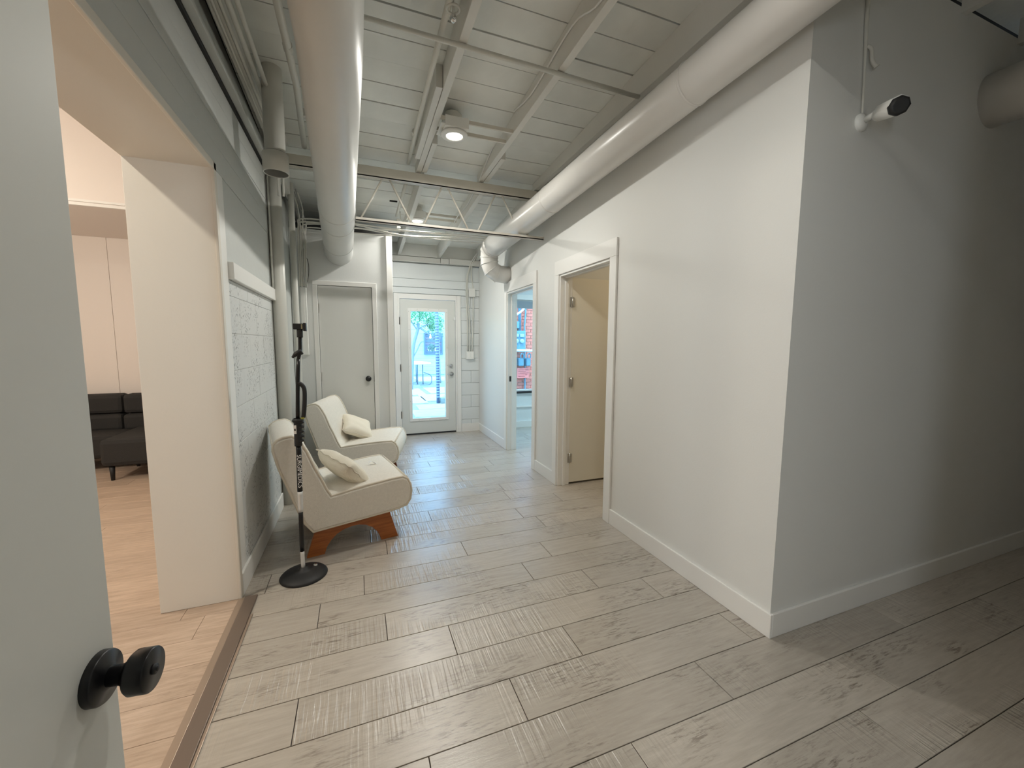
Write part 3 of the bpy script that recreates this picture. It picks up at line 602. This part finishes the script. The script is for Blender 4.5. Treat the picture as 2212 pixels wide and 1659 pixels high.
# ------------------------------------------------------------------ security camera
sc = empty('security_camera', (2.18, 1.246, 2.42), label='white bullet security camera with a black face on the shadowy right wall', cat='camera')
part('mount_plate', LA([(.038, 0), (.038, .012), (.028, .018), (.018, .022), (0, .022)], (2.163, 1.246, 2.405), (0, -1, 0), 24), WHITEP, sc)
m0, m1 = Vector((2.163, 1.225, 2.41)), Vector((2.137, 1.165, 2.405))
c0, c1 = Vector((2.142, 1.165, 2.398)), Vector((2.046, 1.045, 2.352))
part('arm', T([m0, m0 + (m1 - m0) * .6, m1], [.014, .013, .016], 14), WHITEP, sc)
ax = (c1 - c0).normalized()
part('body', T([c0, c0 + ax * .01, c0 + ax * .06, c1], [.020, .028, .031, .031], 24), WHITEP, sc)
part('face', T([c1 - ax * .012, c1 + ax * .002, c1 + ax * .012, c1 + ax * .016], [.034, .036, .034, .026], 8), BLACKM, sc, label='black faceted lens face')
part('visor', T([c0 + ax * .03 + Vector((0, 0, .006)), c1 + Vector((0, 0, .006))], [.033, .034], 8), WHITEP, sc)
pipe('conduit', [(2.157, 1.236, 2.44), (2.15, 1.238, 2.62), (2.137, 1.238, 2.80), (2.128, 1.238, 3.08)], [.0045, .005, .008, .009], PIPE, 'thin conduit dropping down the wall to the security camera', 'conduit')
pipe('cable', smoothpts([(2.145, 1.236, 2.72), (2.17, 1.23, 2.71), (2.175, 1.225, 2.66), (2.19, 1.215, 2.63)], 4), [.008] * 12 + [.014], PIPE, 'short cut cable stub beside the camera conduit', 'cable')

# ------------------------------------------------------------------ slipper chairs
PROF = [(.042, .176), (-.011, .253), (-.038, .333), (-.085, .48), (-.134, .628), (-.160, .740), (-.158, .782), (-.135, .806), (-.10, .820), (-.055, .824), (-.025, .806), (.0, .77), (.030, .71), (.068, .605), (.102, .53), (.132, .453), (.160, .397),
        (.20, .405), (.375, .428), (.55, .444), (.635, .446), (.672, .425), (.693, .38), (.700, .33), (.690, .268), (.660, .228), (.60, .214), (.537, .207), (.231, .188)]
CW = .68
def chair(name, loc, rz, label):
    r = empty(name, (loc[0], loc[1], 0), rz, label=label, cat='chair', group='cream slipper chairs')
    bm = bmesh.new(); n = len(PROF)
    vs_ = [0, .014, .03, .34, CW - .03, CW - .014, CW]; ins = [.018, .004, 0, -.004, 0, .004, .018]
    cx, cz = .22, .36
    # inset along local normals
    def nrm(i):
        a = Vector(PROF[i - 1]); b = Vector(PROF[(i + 1) % n]); t = (b - a).normalized(); return Vector((-t.y, t.x))
    area = sum(PROF[i][0] * PROF[(i + 1) % n][1] - PROF[(i + 1) % n][0] * PROF[i][1] for i in range(n)); sg = -1 if area < 0 else 1
    rings = []
    for v, s in zip(vs_, ins):
        rings.append([bm.verts.new((PROF[i][0] + nrm(i)[0] * s * sg, v, PROF[i][1] + nrm(i)[1] * s * sg)) for i in range(n)])
    for a, b in zip(rings, rings[1:]):
        for i in range(n):
            f = bm.faces.new((a[i], a[(i + 1) % n], b[(i + 1) % n], b[i])); f.smooth = True
    bm.faces.new(rings[0]); bm.faces.new(list(reversed(rings[-1])))
    obj('upholstered_body', bm, BOUCLE, r)
    for v in (.012, CW - .012):
        o_ = [(PROF[i][0] + nrm(i)[0] * .002 * sg, v, PROF[i][1] + nrm(i)[1] * .002 * sg) for i in range(n)]
        obj('piping', T(o_, .0078, 8, closed=True), PIPING, r)
    for (s, z) in ((-.158, .775), (.664, .434)):
        obj('piping', T([(s, .012, z), (s, CW / 2, z + .003), (s, CW - .012, z)], .0072, 8), PIPING, r)
    # arched wooden side plates joined by rails
    arch = [(.107, 0), (.122, .045), (.148, .083), (.185, .118), (.23, .140), (.285, .151), (.33, .150), (.375, .137), (.42, .108), (.455, .065), (.480, .0)]
    poly = [(0, 0)] + arch + [(.598, 0), (.537, .212), (.059, .184)]
    base = None
    for v in (.03, CW - .055):
        bm = bmesh.new(); extrude(bm, poly, lambda a, b, t: (a, t, b), v, v + .025); obj('base_plate', bm, WOOD, r, bevel=.002)
    for s in (.07, .50): obj('base_rail', B(s, s + .03, .05, CW - .05, .155, .18 + .01), WOOD, r)
    return r
A1, A2 = math.radians(11.5), math.radians(-12.5)
chair('slipper_chair', (-.345, 2.775), A1, 'cream armless slipper chair nearest the camera, behind the black stand')
chair('slipper_chair', (-.338, 4.162), A2, 'cream armless slipper chair farther back, in front of the closet door')
def world(p, loc, rz):
    c, s = math.cos(rz), math.sin(rz); return Vector((loc[0] + p[0] * c - p[1] * s, loc[1] + p[0] * s + p[1] * c, p[2]))
def pillow(name, c, d1, d2, a, b, th, label):
    d1 = Vector(d1).normalized(); d2 = (Vector(d2) - d1 * Vector(d2).dot(d1)).normalized(); nn_ = d1.cross(d2)
    r = empty(name, c, label=label, cat='pillow', group='small cream pillows'); c = Vector(c)
    bm = bmesh.new(); N = 20; M_ = 14; top = {}; bot = {}
    def P(i, j, sgn):
        u = -1 + 2 * i / N; v = -1 + 2 * j / M_
        e = (max(0, 1 - u ** 4) * max(0, 1 - v ** 4)) ** .55
        pin = 1 - .10 * (1 - abs(v) ** 2) * abs(u) ** 3; pin2 = 1 - .12 * (1 - abs(u) ** 2) * abs(v) ** 3
        wr = .004 * math.sin(9 * u + 4 * v) * e
        return c + d1 * a * u * pin + d2 * b * v * pin2 + nn_ * (sgn * th * e + wr)
    for i in range(N + 1):
        for j in range(M_ + 1):
            top[i, j] = bm.verts.new(P(i, j, 1))
            bot[i, j] = top[i, j] if i in (0, N) or j in (0, M_) else bm.verts.new(P(i, j, -1))
    for i in range(N):
        for j in range(M_):
            for D_ in (top, bot):
                f = bm.faces.new((D_[i, j], D_[i + 1, j], D_[i + 1, j + 1], D_[i, j + 1]) if D_ is top else (D_[i, j], D_[i, j + 1], D_[i + 1, j + 1], D_[i + 1, j])); f.smooth = True
    edge = [P(i, 0, 0) for i in range(N)] + [P(N, j, 0) for j in range(M_)] + [P(N - i, M_, 0) for i in range(N)] + [P(0, M_ - j, 0) for j in range(M_)]
    edge = [p + nn_ * .004 * math.sin(k * 1.3) for k, p in enumerate(edge)]
    part('pillow_body', bm, PILLOW, r); part('welt', T(edge, .0045, 6, closed=True), PIPING, r)
L1 = (-.345, 2.775)
def wv(d, rz): c, s = math.cos(rz), math.sin(rz); return (d[0] * c - d[1] * s, d[0] * s + d[1] * c, d[2])
pillow('lumbar_pillow', world((.275, .235, .512), L1, A1), wv((.20, -.46, -.075), A1), wv((-.62, -.2, .72), A1), .205, .125, .062, 'small cream pillow in the crook of the nearer chair')
L2 = (-.338, 4.162)
pillow('lumbar_pillow', world((.225, .40, .520), L2, A2), wv((-.10, .36, .10), A2), wv((.36, .10, -.17), A2), .195, .160, .062, 'small cream pillow lying on the farther chair')
tgp = world((.52, .41, .452), L1, A1)
bm = bmesh.new(); g_ = [[bm.verts.new(tgp + Vector((-.03 + .012 * i, .02 * j + .006 * math.sin(i), .006 + .012 * math.sin(i * .8 + j)))) for j in range(2)] for i in range(6)]
for i in range(5): bm.faces.new((g_[i][0], g_[i + 1][0], g_[i + 1][1], g_[i][1]))
bm2 = bm; tg = obj('fabric_tag', bm2, TRIM, label='small white curled paper tag on the nearer chair seat', cat='tag')
tg.modifiers.new('s', 'SOLIDIFY').thickness = .0012

# ------------------------------------------------------------------ black pole stand
YS = 2.6
sd = empty('pole_stand', (-.345, YS, 0), label='tall black pole stand with round weighted base beside the nearer chair', cat='stand')
part('base', LA([(0, 0), (.130, 0), (.131, .006), (.122, .016), (.09, .028), (.05, .037), (.025, .042), (.022, .055), (0, .055)], (-.345, YS, 0), (0, 0, 1), 48), BLACKM, sd)
part('base_screw', LA([(.012, 0), (.012, .008), (.008, .012), (0, .012)], (-.285, YS + .035, .030), (0, 0, 1), 16), CHROME, sd)
def X(z):
    T_ = [(.04, -.347), (.185, -.349), (.511, -.345), (.754, -.341), (.835, -.341), (.942, -.339), (1.045, -.335), (1.174, -.329), (1.305, -.320), (1.356, -.309), (1.432, -.307), (1.50, -.306)]
    for (a, xa), (b, xb) in zip(T_, T_[1:]):
        if z <= b: return xa + (xb - xa) * (z - a) / (b - a)
    return -.306
def seg(name, z0, z1, r, mt, n=16): return part(name, T([(X(z), YS, z) for z in [z0 + (z1 - z0) * i / 6 for i in range(7)]], r, n), mt, sd)
seg('silver_collar', .05, .155, .0115, SILVER); lower = seg('lower_tube', .155, .40, .0125, BLACK); seg('silver_sleeve', .40, .525, .0145, SILVER); mid = seg('middle_tube', .525, .80, .0145, BLACK)
seg('grip_tube', .80, .955, .021, BLACKM); seg('upper_tube', .955, 1.305, .011, BLACK); seg('neck', 1.305, 1.44, .010, BLACK); seg('socket', 1.43, 1.475, .016, BLACKM)
part('collar', LA([(.022, 0), (.030, .008), (.030, .016), (.022, .024)], (X(.95), YS, .938), (0, 0, 1), 20), BLACKM, sd)
bm = bmesh.new()
for i in range(5):
    z = .825 + .027 * i; box(bm, X(z) + .014, X(z) + .032, YS - .014, YS + .014, z, z + .010)
    lathe(bm, [(.016, 0), (.020, .004), (.020, .010), (.016, .014)], (X(z) + .012, YS, z - .002), (0, 0, 1), 12)
part('notched_rack', bm, BLACKM, sd)
stk = part('maker_sticker', B(-.359, -.345, YS - .0235, YS - .0205, .875, .925), TRIM, sd)
part('sticker_mark', B(-.3555, -.3485, YS - .0243, YS - .0234, .893, .906), BLACKM, stk)
# curved strap / cable cover on the right of the tube
st = [(-.330, YS, 1.168), (-.312, YS, 1.160), (-.297, YS, 1.130), (-.298, YS, 1.06), (-.305, YS, .985), (-.310, YS, .965)]
strp = part('strap', T(smoothpts(st, 5), [.008] + [.012] * 24 + [.010], 10), BLACKM, sd)
part('strap_tag', B(-.322, -.302, YS - .0145, YS - .010, .958, .968), mat('yellow_tag', (.35, .33, .05), .5), strp)
part('tube_glint', T([(-.322, YS - .010, 1.00), (-.318, YS - .010, 1.12)], .0012, 6), SILVER, sd)
bm = bmesh.new(); box(bm, -.339, -.276, YS - .018, YS + .018, 1.475, 1.508); hc = part('head_clamp', bm, BLACKM, sd, bevel=.003)
part('head_end', B(-.287, -.272, YS - .022, YS + .022, 1.466, 1.512), BLACKM, sd, bevel=.002)
part('head_band', B(-.297, -.290, YS - .0195, YS - .0178, 1.478, 1.505), mat('olive_band', (.33, .30, .18), .5), hc)
part('wing_clamp', T([(-.350, YS - .008, 1.315), (-.330, YS - .01, 1.335), (-.308, YS - .008, 1.352), (-.298, YS, 1.335)], [.006, .014, .013, .007], 8), BLACKM, sd)
def text(name, s, size, loc, rot, mt, parent, ext=.0004):
    cu = bpy.data.curves.new(name, 'FONT'); cu.body = s; cu.size = size; cu.extrude = ext; cu.align_x = 'CENTER'; cu.align_y = 'CENTER'
    to = bpy.data.objects.new(name, cu); COL.objects.link(to); bpy.context.view_layer.update()
    me = bpy.data.meshes.new_from_object(to.evaluated_get(bpy.context.evaluated_depsgraph_get())); COL.objects.unlink(to); bpy.data.objects.remove(to)
    o = bpy.data.objects.new(name, me); COL.objects.link(o); me.materials.clear(); me.materials.append(mt); o.location = loc; o.rotation_euler = rot
    if parent:
        o.parent = parent; o.matrix_parent_inverse = Matrix.LocRotScale(parent.location, parent.rotation_euler, None).inverted() if parent.type == 'EMPTY' else Matrix.Identity(4)
    return o
WHITE_INK = mat('white_ink', (.85, .85, .85), .5)
tx = text('pole_lettering', 'SURGIMEDICS', .040, (-.340, YS - .0155, .65), (PI / 2, PI / 2, math.radians(4)), WHITE_INK, sd)
tx.scale = (.80, .80, 1)

# ------------------------------------------------------------------ sofa in the left room
so = empty('sofa', (-2.4, 5.6, 0), label='charcoal fabric sofa with a chaise end, seen through the left doorway', cat='sofa')
def cushion(name, b, bev): return part(name, B(*b), SOFA, so, bevel=bev)
cushion('chaise_seat', (-2.43, -1.60, 5.09, 5.95, .15, .43), .045)
cushion('seat', (-3.9, -2.44, 5.50, 5.95, .15, .40), .04)
for a, b, y in ((-3.35, -2.55, 5.88), (-2.535, -1.65, 5.84)):
    cushion('back_cushion', (a, b, y, y + .20, .58, .80), .04); cushion('lower_back_cushion', (a, b, y - .03, y + .18, .38, .575), .04)
cushion('frame', (-3.9, -1.60, 5.60, 6.08, .13, .30), .01)
for x, y in ((-2.36, 5.15), (-1.68, 5.15), (-2.36, 5.66), (-3.8, 5.55), (-1.68, 6.0)): part('leg', T([(x, y, 0), (x, y, .15)], [.016, .024], 12), BLACKM, so)

# ------------------------------------------------------------------ outside, beyond the glass door
PAVE = mat('pale_paving', (.46, .51, .51), .8, var=.10, vscale=6)
ground = ST('floor', B(-14, 24, YF + .2, 40, -.09, -.03), mat('pale_ground', (.30, .36, .36), .9, var=.35, vscale=7), label='sunlit pale ground outside the glass door', cat='ground')
for i, (x0, x1, y0, y1) in enumerate(((.9, 1.6, 6.9, 7.7), (1.0, 1.9, 7.75, 8.6), (1.5, 2.9, 9.9, 11.2), (1.2, 2.0, 8.65, 9.3), (1.9, 3.6, 11.4, 12.9), (.8, 1.55, 9.6, 10.8), (2.1, 3.9, 15.2, 17.0), (.6, 1.75, 11.2, 12.8))):
    ST('paving_slab', B(x0, x1, y0, y1, -.035, -.005), PAVE, ground, bevel=.01)
# neighbour house with lap siding
SID = mat('siding_paint', (.30, .46, .50), .7)
hs = empty('neighbour_house', (3, 18, 0), label='pale blue house with lap siding across the yard', cat='building')
part('eave', B(-6.3, 14.3, 17.8, 18.5, 3.15, 3.27), TRIM, hs)
part('wall', B(-6, 14, 18.1, 18.3, -.05, 3.15), SID, hs)
for k in range(30): part('siding_board', B(0.0, 7.0, 18.06, 18.1, .02 + .18 * k, .195 + .18 * k), SID, hs) if k < 17 else None
DB = mat('slate_blue', (.07, .13, .22), .6); DB2 = mat('slate_purple', (.12, .13, .20), .6)
sg = empty('yard_sign', (3.15, 18.0, .9), label='dark slatted wooden sign board on the blue house wall', cat='sign')
part('frame', B((2.74, 2.80, 17.98, 18.06, .91, 1.86), (3.50, 3.56, 17.98, 18.06, .91, 1.86), (2.80, 3.50, 17.98, 18.06, 1.80, 1.86), (2.80, 3.50, 17.98, 18.06, .91, .97)), DB, sg)
for k in range(7): part('slat', B(2.80, 3.50, 18.02, 18.05, .98 + .118 * k, 1.085 + .118 * k), DB2 if k % 2 else DB, sg)
SKB = mat('pale_stroke', (.62, .78, .86), .6)
for x in (2.93, 2.98, 3.03, 3.08, 3.17, 3.22): part('pale_stroke', B(x - .012, x + .012, 18.005, 18.02, 1.06, 1.20 + .03 * ((x * 100) % 3)), SKB, sg)
# wrapped post
pp = empty('garden_post', (1.78, 9.6, 0), label='ringed dark post standing beyond the glass door', cat='post')
part('shaft', T([(1.775, 9.6, -.03), (1.755, 9.6, 3.4)], .040, 14), mat('post_blue', (.13, .20, .33), .7), pp)
bm = bmesh.new()
for k in range(50): lathe(bm, [(.040, 0), (.047, .008), (.047, .028), (.040, .036)], (1.775 - .0059 * k * .068, 9.6, .10 + .065 * k), (0, 0, 1), 12)
part('ring', bm, mat('post_ring', (.22, .32, .45), .7), pp, kind='stuff')
obj('stone_block', B(1.83, 2.05, 9.5, 9.66, -.03, .10), mat('grey_stone', (.25, .34, .35), .8), label='small grey block on the ground beside the garden post', cat='block', bevel=.01)
# patio table
pt = empty('patio_table', (1.9, 14.26, 0), label='round white topped patio table with thin dark legs', cat='table')
part('table_top', LA([(0, .68), (.56, .68), (.60, .70), (.58, .735), (.3, .77), (0, .78)], (1.80, 14.26, 0), (0, 0, 1), 32), mat('table_white', (.85, .87, .86), .5), pt)
for x, y in ((2.11, 14.26), (1.93, 14.3), (1.98, 15.0), (1.45, 14.2)): part('leg', T([(x, y, -.03), (x, y, .70)], .016, 8), DB, pt)
obj('patio_chair', T(smoothpts([(1.95, 13.9, -.03), (2.28, 13.95, -.02), (2.37, 14.0, .12), (2.33, 14.0, .30), (2.10, 14.0, .40)], 5), .014, 8), DB, label='curved dark metal chair frame beside the patio table', cat='chair')
# tree
def tree(loc, trunk_pts, branches, crown, name, label, nleaf=900, lr=.5, leafm=None, seed=3):
    rnd = random.Random(seed); r = empty(name, loc, label=label, cat='tree'); BARK = mat('bark', (.20, .27, .30), .9)
    part('trunk', T(smoothpts(trunk_pts, 4), .045, 8), BARK, r)
    for b in branches: part('branch', T(smoothpts(b, 4), .020, 6), BARK, r)
    bm = bmesh.new()
    for _ in range(nleaf):
        c, R_ = crown[rnd.randrange(len(crown))]
        while True:
            q = Vector((rnd.uniform(-1, 1), rnd.uniform(-1, 1), rnd.uniform(-1, 1)))
            if q.length < 1: break
        p = Vector(c) + q * R_; u = Vector((rnd.uniform(-1, 1), rnd.uniform(-1, 1), rnd.uniform(-1, 1))).normalized(); v = u.orthogonal().normalized(); s = rnd.uniform(.03, .055)
        bm.faces.new([bm.verts.new(p + u * s), bm.verts.new(p + v * s * .45), bm.verts.new(p - u * s), bm.verts.new(p - v * s * .45)])
    o = part('foliage', bm, leafm, r, recalc=False); o['kind'] = 'stuff'; return r
LEAF = mat('leaf_green', (.10, .34, .16), .6)
s_ = 12.5 / 11
tree((1.5, 12.5, 0), [(1.50, 12.5, -.03), (1.53, 12.5, .6), (1.58, 12.5, 1.3), (1.71, 12.5, 1.78), (1.74, 12.5, 2.0)],
     [[(1.57, 12.5, .98), (1.68, 12.5, 1.18), (1.80, 12.5, 1.42), (1.90, 12.5, 1.45)], [(1.71, 12.5, 1.78), (1.85, 12.5, 1.90), (2.15, 12.5, 2.02)], [(1.71, 12.5, 1.78), (1.60, 12.5, 1.95), (1.50, 12.5, 2.1)], [(1.80, 12.5, 1.85), (1.98, 12.5, 1.72), (2.1, 12.5, 1.65)]],
     [((1.75, 12.5, 2.35), .42), ((2.1, 12.6, 2.2), .38), ((1.5, 12.4, 2.45), .4), ((2.0, 12.6, 2.6), .5), ((2.3, 12.7, 2.0), .28)], 'garden_tree', 'slim leaning tree with bright green leaves outside the glass door', 1500, leafm=LEAF)
tree((2.9, 14.5, 0), [(2.75, 14.5, -.03), (2.72, 14.5, 1.0), (2.68, 14.5, 2.0)], [], [((2.62, 14.5, 1.75), .3), ((2.75, 14.6, 2.3), .5), ((2.5, 14.6, 1.25), .15)], 'garden_tree', 'darker tree behind the garden post', 500, leafm=mat('leaf_dark', (.12, .26, .24), .6), seed=9)
bl = empty('string_light_bulb', (1.98, 11.5, 1.55), label='clear string light bulb hanging in the yard', cat='light')
part('cord', T(smoothpts([(1.62, 12.5, 2.0), (1.75, 11.5, 1.78), (1.93, 11.5, 1.68), (2.2, 11.5, 1.62), (2.68, 14.4, 1.9)], 4), .007, 6), DB, bl)
part('bulb', LA([(0, 0), (.03, .02), (.038, .05), (.02, .10), (.014, .15), (0, .15)], (1.93, 11.5, 1.52), (0, 0, 1), 16), WHITEP, bl)

# ------------------------------------------------------------------ brick wall with meters seen through the side window
BRK = mat('red_brick', (.62, .20, .15), .85, bump=.3, bscale=40, var=.15, vscale=9)
bw = ST('wall_brick', B(2.6, 5.6, 8.62, 8.9, -.05, 3.3), mat('mortar', (.62, .48, .44), .9), label='red brick wall outside the side room window', cat='wall')
bmesh_cache = {}
for k in range(30):
    z0 = .30 + .072 * k; off = .105 if k % 2 else 0
    for i in range(6):
        x0 = 3.02 + off + .21 * i
        key = 'b'
        if key not in bmesh_cache:
            b_ = B(-.1, .1, -.012, .012, -.031, .031); me = bpy.data.meshes.new('brick'); bmesh.ops.recalc_face_normals(b_, faces=b_.faces); b_.to_mesh(me); b_.free(); me.materials.append(BRK); bmesh_cache[key] = me
        o = bpy.data.objects.new('brick', bmesh_cache[key]); COL.objects.link(o); o.location = (x0 + .1, 8.612 - .004 * random.random(), z0 + .031); o.parent = bw
UT = mat('utility_blue', (.10, .26, .36), .5); UT2 = mat('utility_grey', (.30, .48, .55), .45); PALE = mat('pale_pipe', (.75, .85, .86), .4)
em = empty('electric_meter_box', (3.4, 8.5, 1.27), label='blue grey cabinet with two round electric meters on the brick wall', cat='meter')
part('cabinet', B(3.22, 3.55, 8.42, 8.60, 1.27, 1.69), UT, em, bevel=.01)
for x in (3.32, 3.45):
    mtr = part('meter', LA([(.05, 0), (.05, .03), (.042, .05), (.02, .055), (0, .055)], (x, 8.42, 1.46), (0, -1, 0), 20), UT2, em)
    part('meter_hood', B(x - .05, x + .05, 8.38, 8.42, 1.55, 1.62), UT2, mtr, bevel=.01)
obj('utility_box', B(3.30, 3.42, 8.48, 8.60, 1.75, 1.90), UT, label='small blue utility box above the electric meters', cat='box', bevel=.008)
pipe('utility_pipe', [(3.455, 8.56, 1.69), (3.455, 8.56, 3.25)], .035, UT, 'thick vertical blue pipe above the meter cabinet', 'pipe')
pipe('utility_pipe', [(3.60, 8.56, -.05), (3.60, 8.56, .1), (3.585, 8.56, 1.45), (3.575, 8.56, 1.8), (3.60, 8.56, 2.1), (3.60, 8.56, 3.25)], .018, UT, 'thin dark vertical pipe right of the meters', 'pipe')
pipe('utility_pipe', smoothpts([(3.12, 8.62, 1.95), (3.2, 8.35, 1.99), (3.3, 8.3, 2.05), (3.45, 8.3, 2.17), (3.60, 8.35, 2.4), (3.64, 8.62, 2.5)], 5), .022, PALE, 'pale curved pipe in front of the brick wall', 'pipe')
pipe('utility_pipe', [(3.0, 8.62, 1.255), (3.0, 8.3, 1.255), (3.9, 8.3, 1.245), (3.9, 8.62, 1.245)], .028, PALE, 'pale horizontal pipe below the meter cabinet', 'pipe')
pipe('utility_pipe', [(3.33, 8.5, -.03), (3.33, 8.5, 1.25)], .035, UT, 'blue vertical pipe at the left of the gas meters', 'pipe')
pipe('utility_pipe', [(3.735, 8.4, -.03), (3.735, 8.4, 1.24)], .014, UT, 'thin vertical pipe right of the gas meters', 'pipe')
for i, (x, lab) in enumerate(((3.45, 'left gas meter with a bent pipe on top'), (3.62, 'right gas meter with a bent pipe on top'))):
    g = empty('gas_meter', (x, 8.4, .92), label=lab, cat='meter', group='gas meters on the brick wall')
    part('case', B(x - .055, x + .055, 8.40, 8.60, .90, 1.08), UT, g, bevel=.02)
    part('bent_pipe', T(smoothpts([(x - .035, 8.38, 1.08), (x - .035, 8.38, 1.15), (x, 8.38, 1.19), (x + .035, 8.38, 1.15), (x + .035, 8.38, 1.08)], 5), .013, 8), UT, g)
rs = obj('notice_sign', B(3.37, 3.66, 8.48, 8.60, .62, .85), mat('sign_red', (.72, .20, .18), .6), label='red notice sign with lines of small print below the gas meters', cat='sign')
bm = bmesh.new()
for k, wd in enumerate((.20, .16, .22, .18, .12)):
    x = 3.40
    while x < 3.40 + wd + .03: box(bm, x, x + .012 + .006 * ((k * 7 + int(x * 100)) % 3), 8.476, 8.48, .80 - .037 * k, .815 - .037 * k); x += .028
obj('small_print', bm, mat('sign_print', (.30, .06, .06), .6), rs)
lg = obj('garden_ledge', B(2.3, 4.6, 7.0, 7.35, -.03, .50), STONE, label='pale stone ledge just outside the side room window', cat='ledge', bevel=.02)
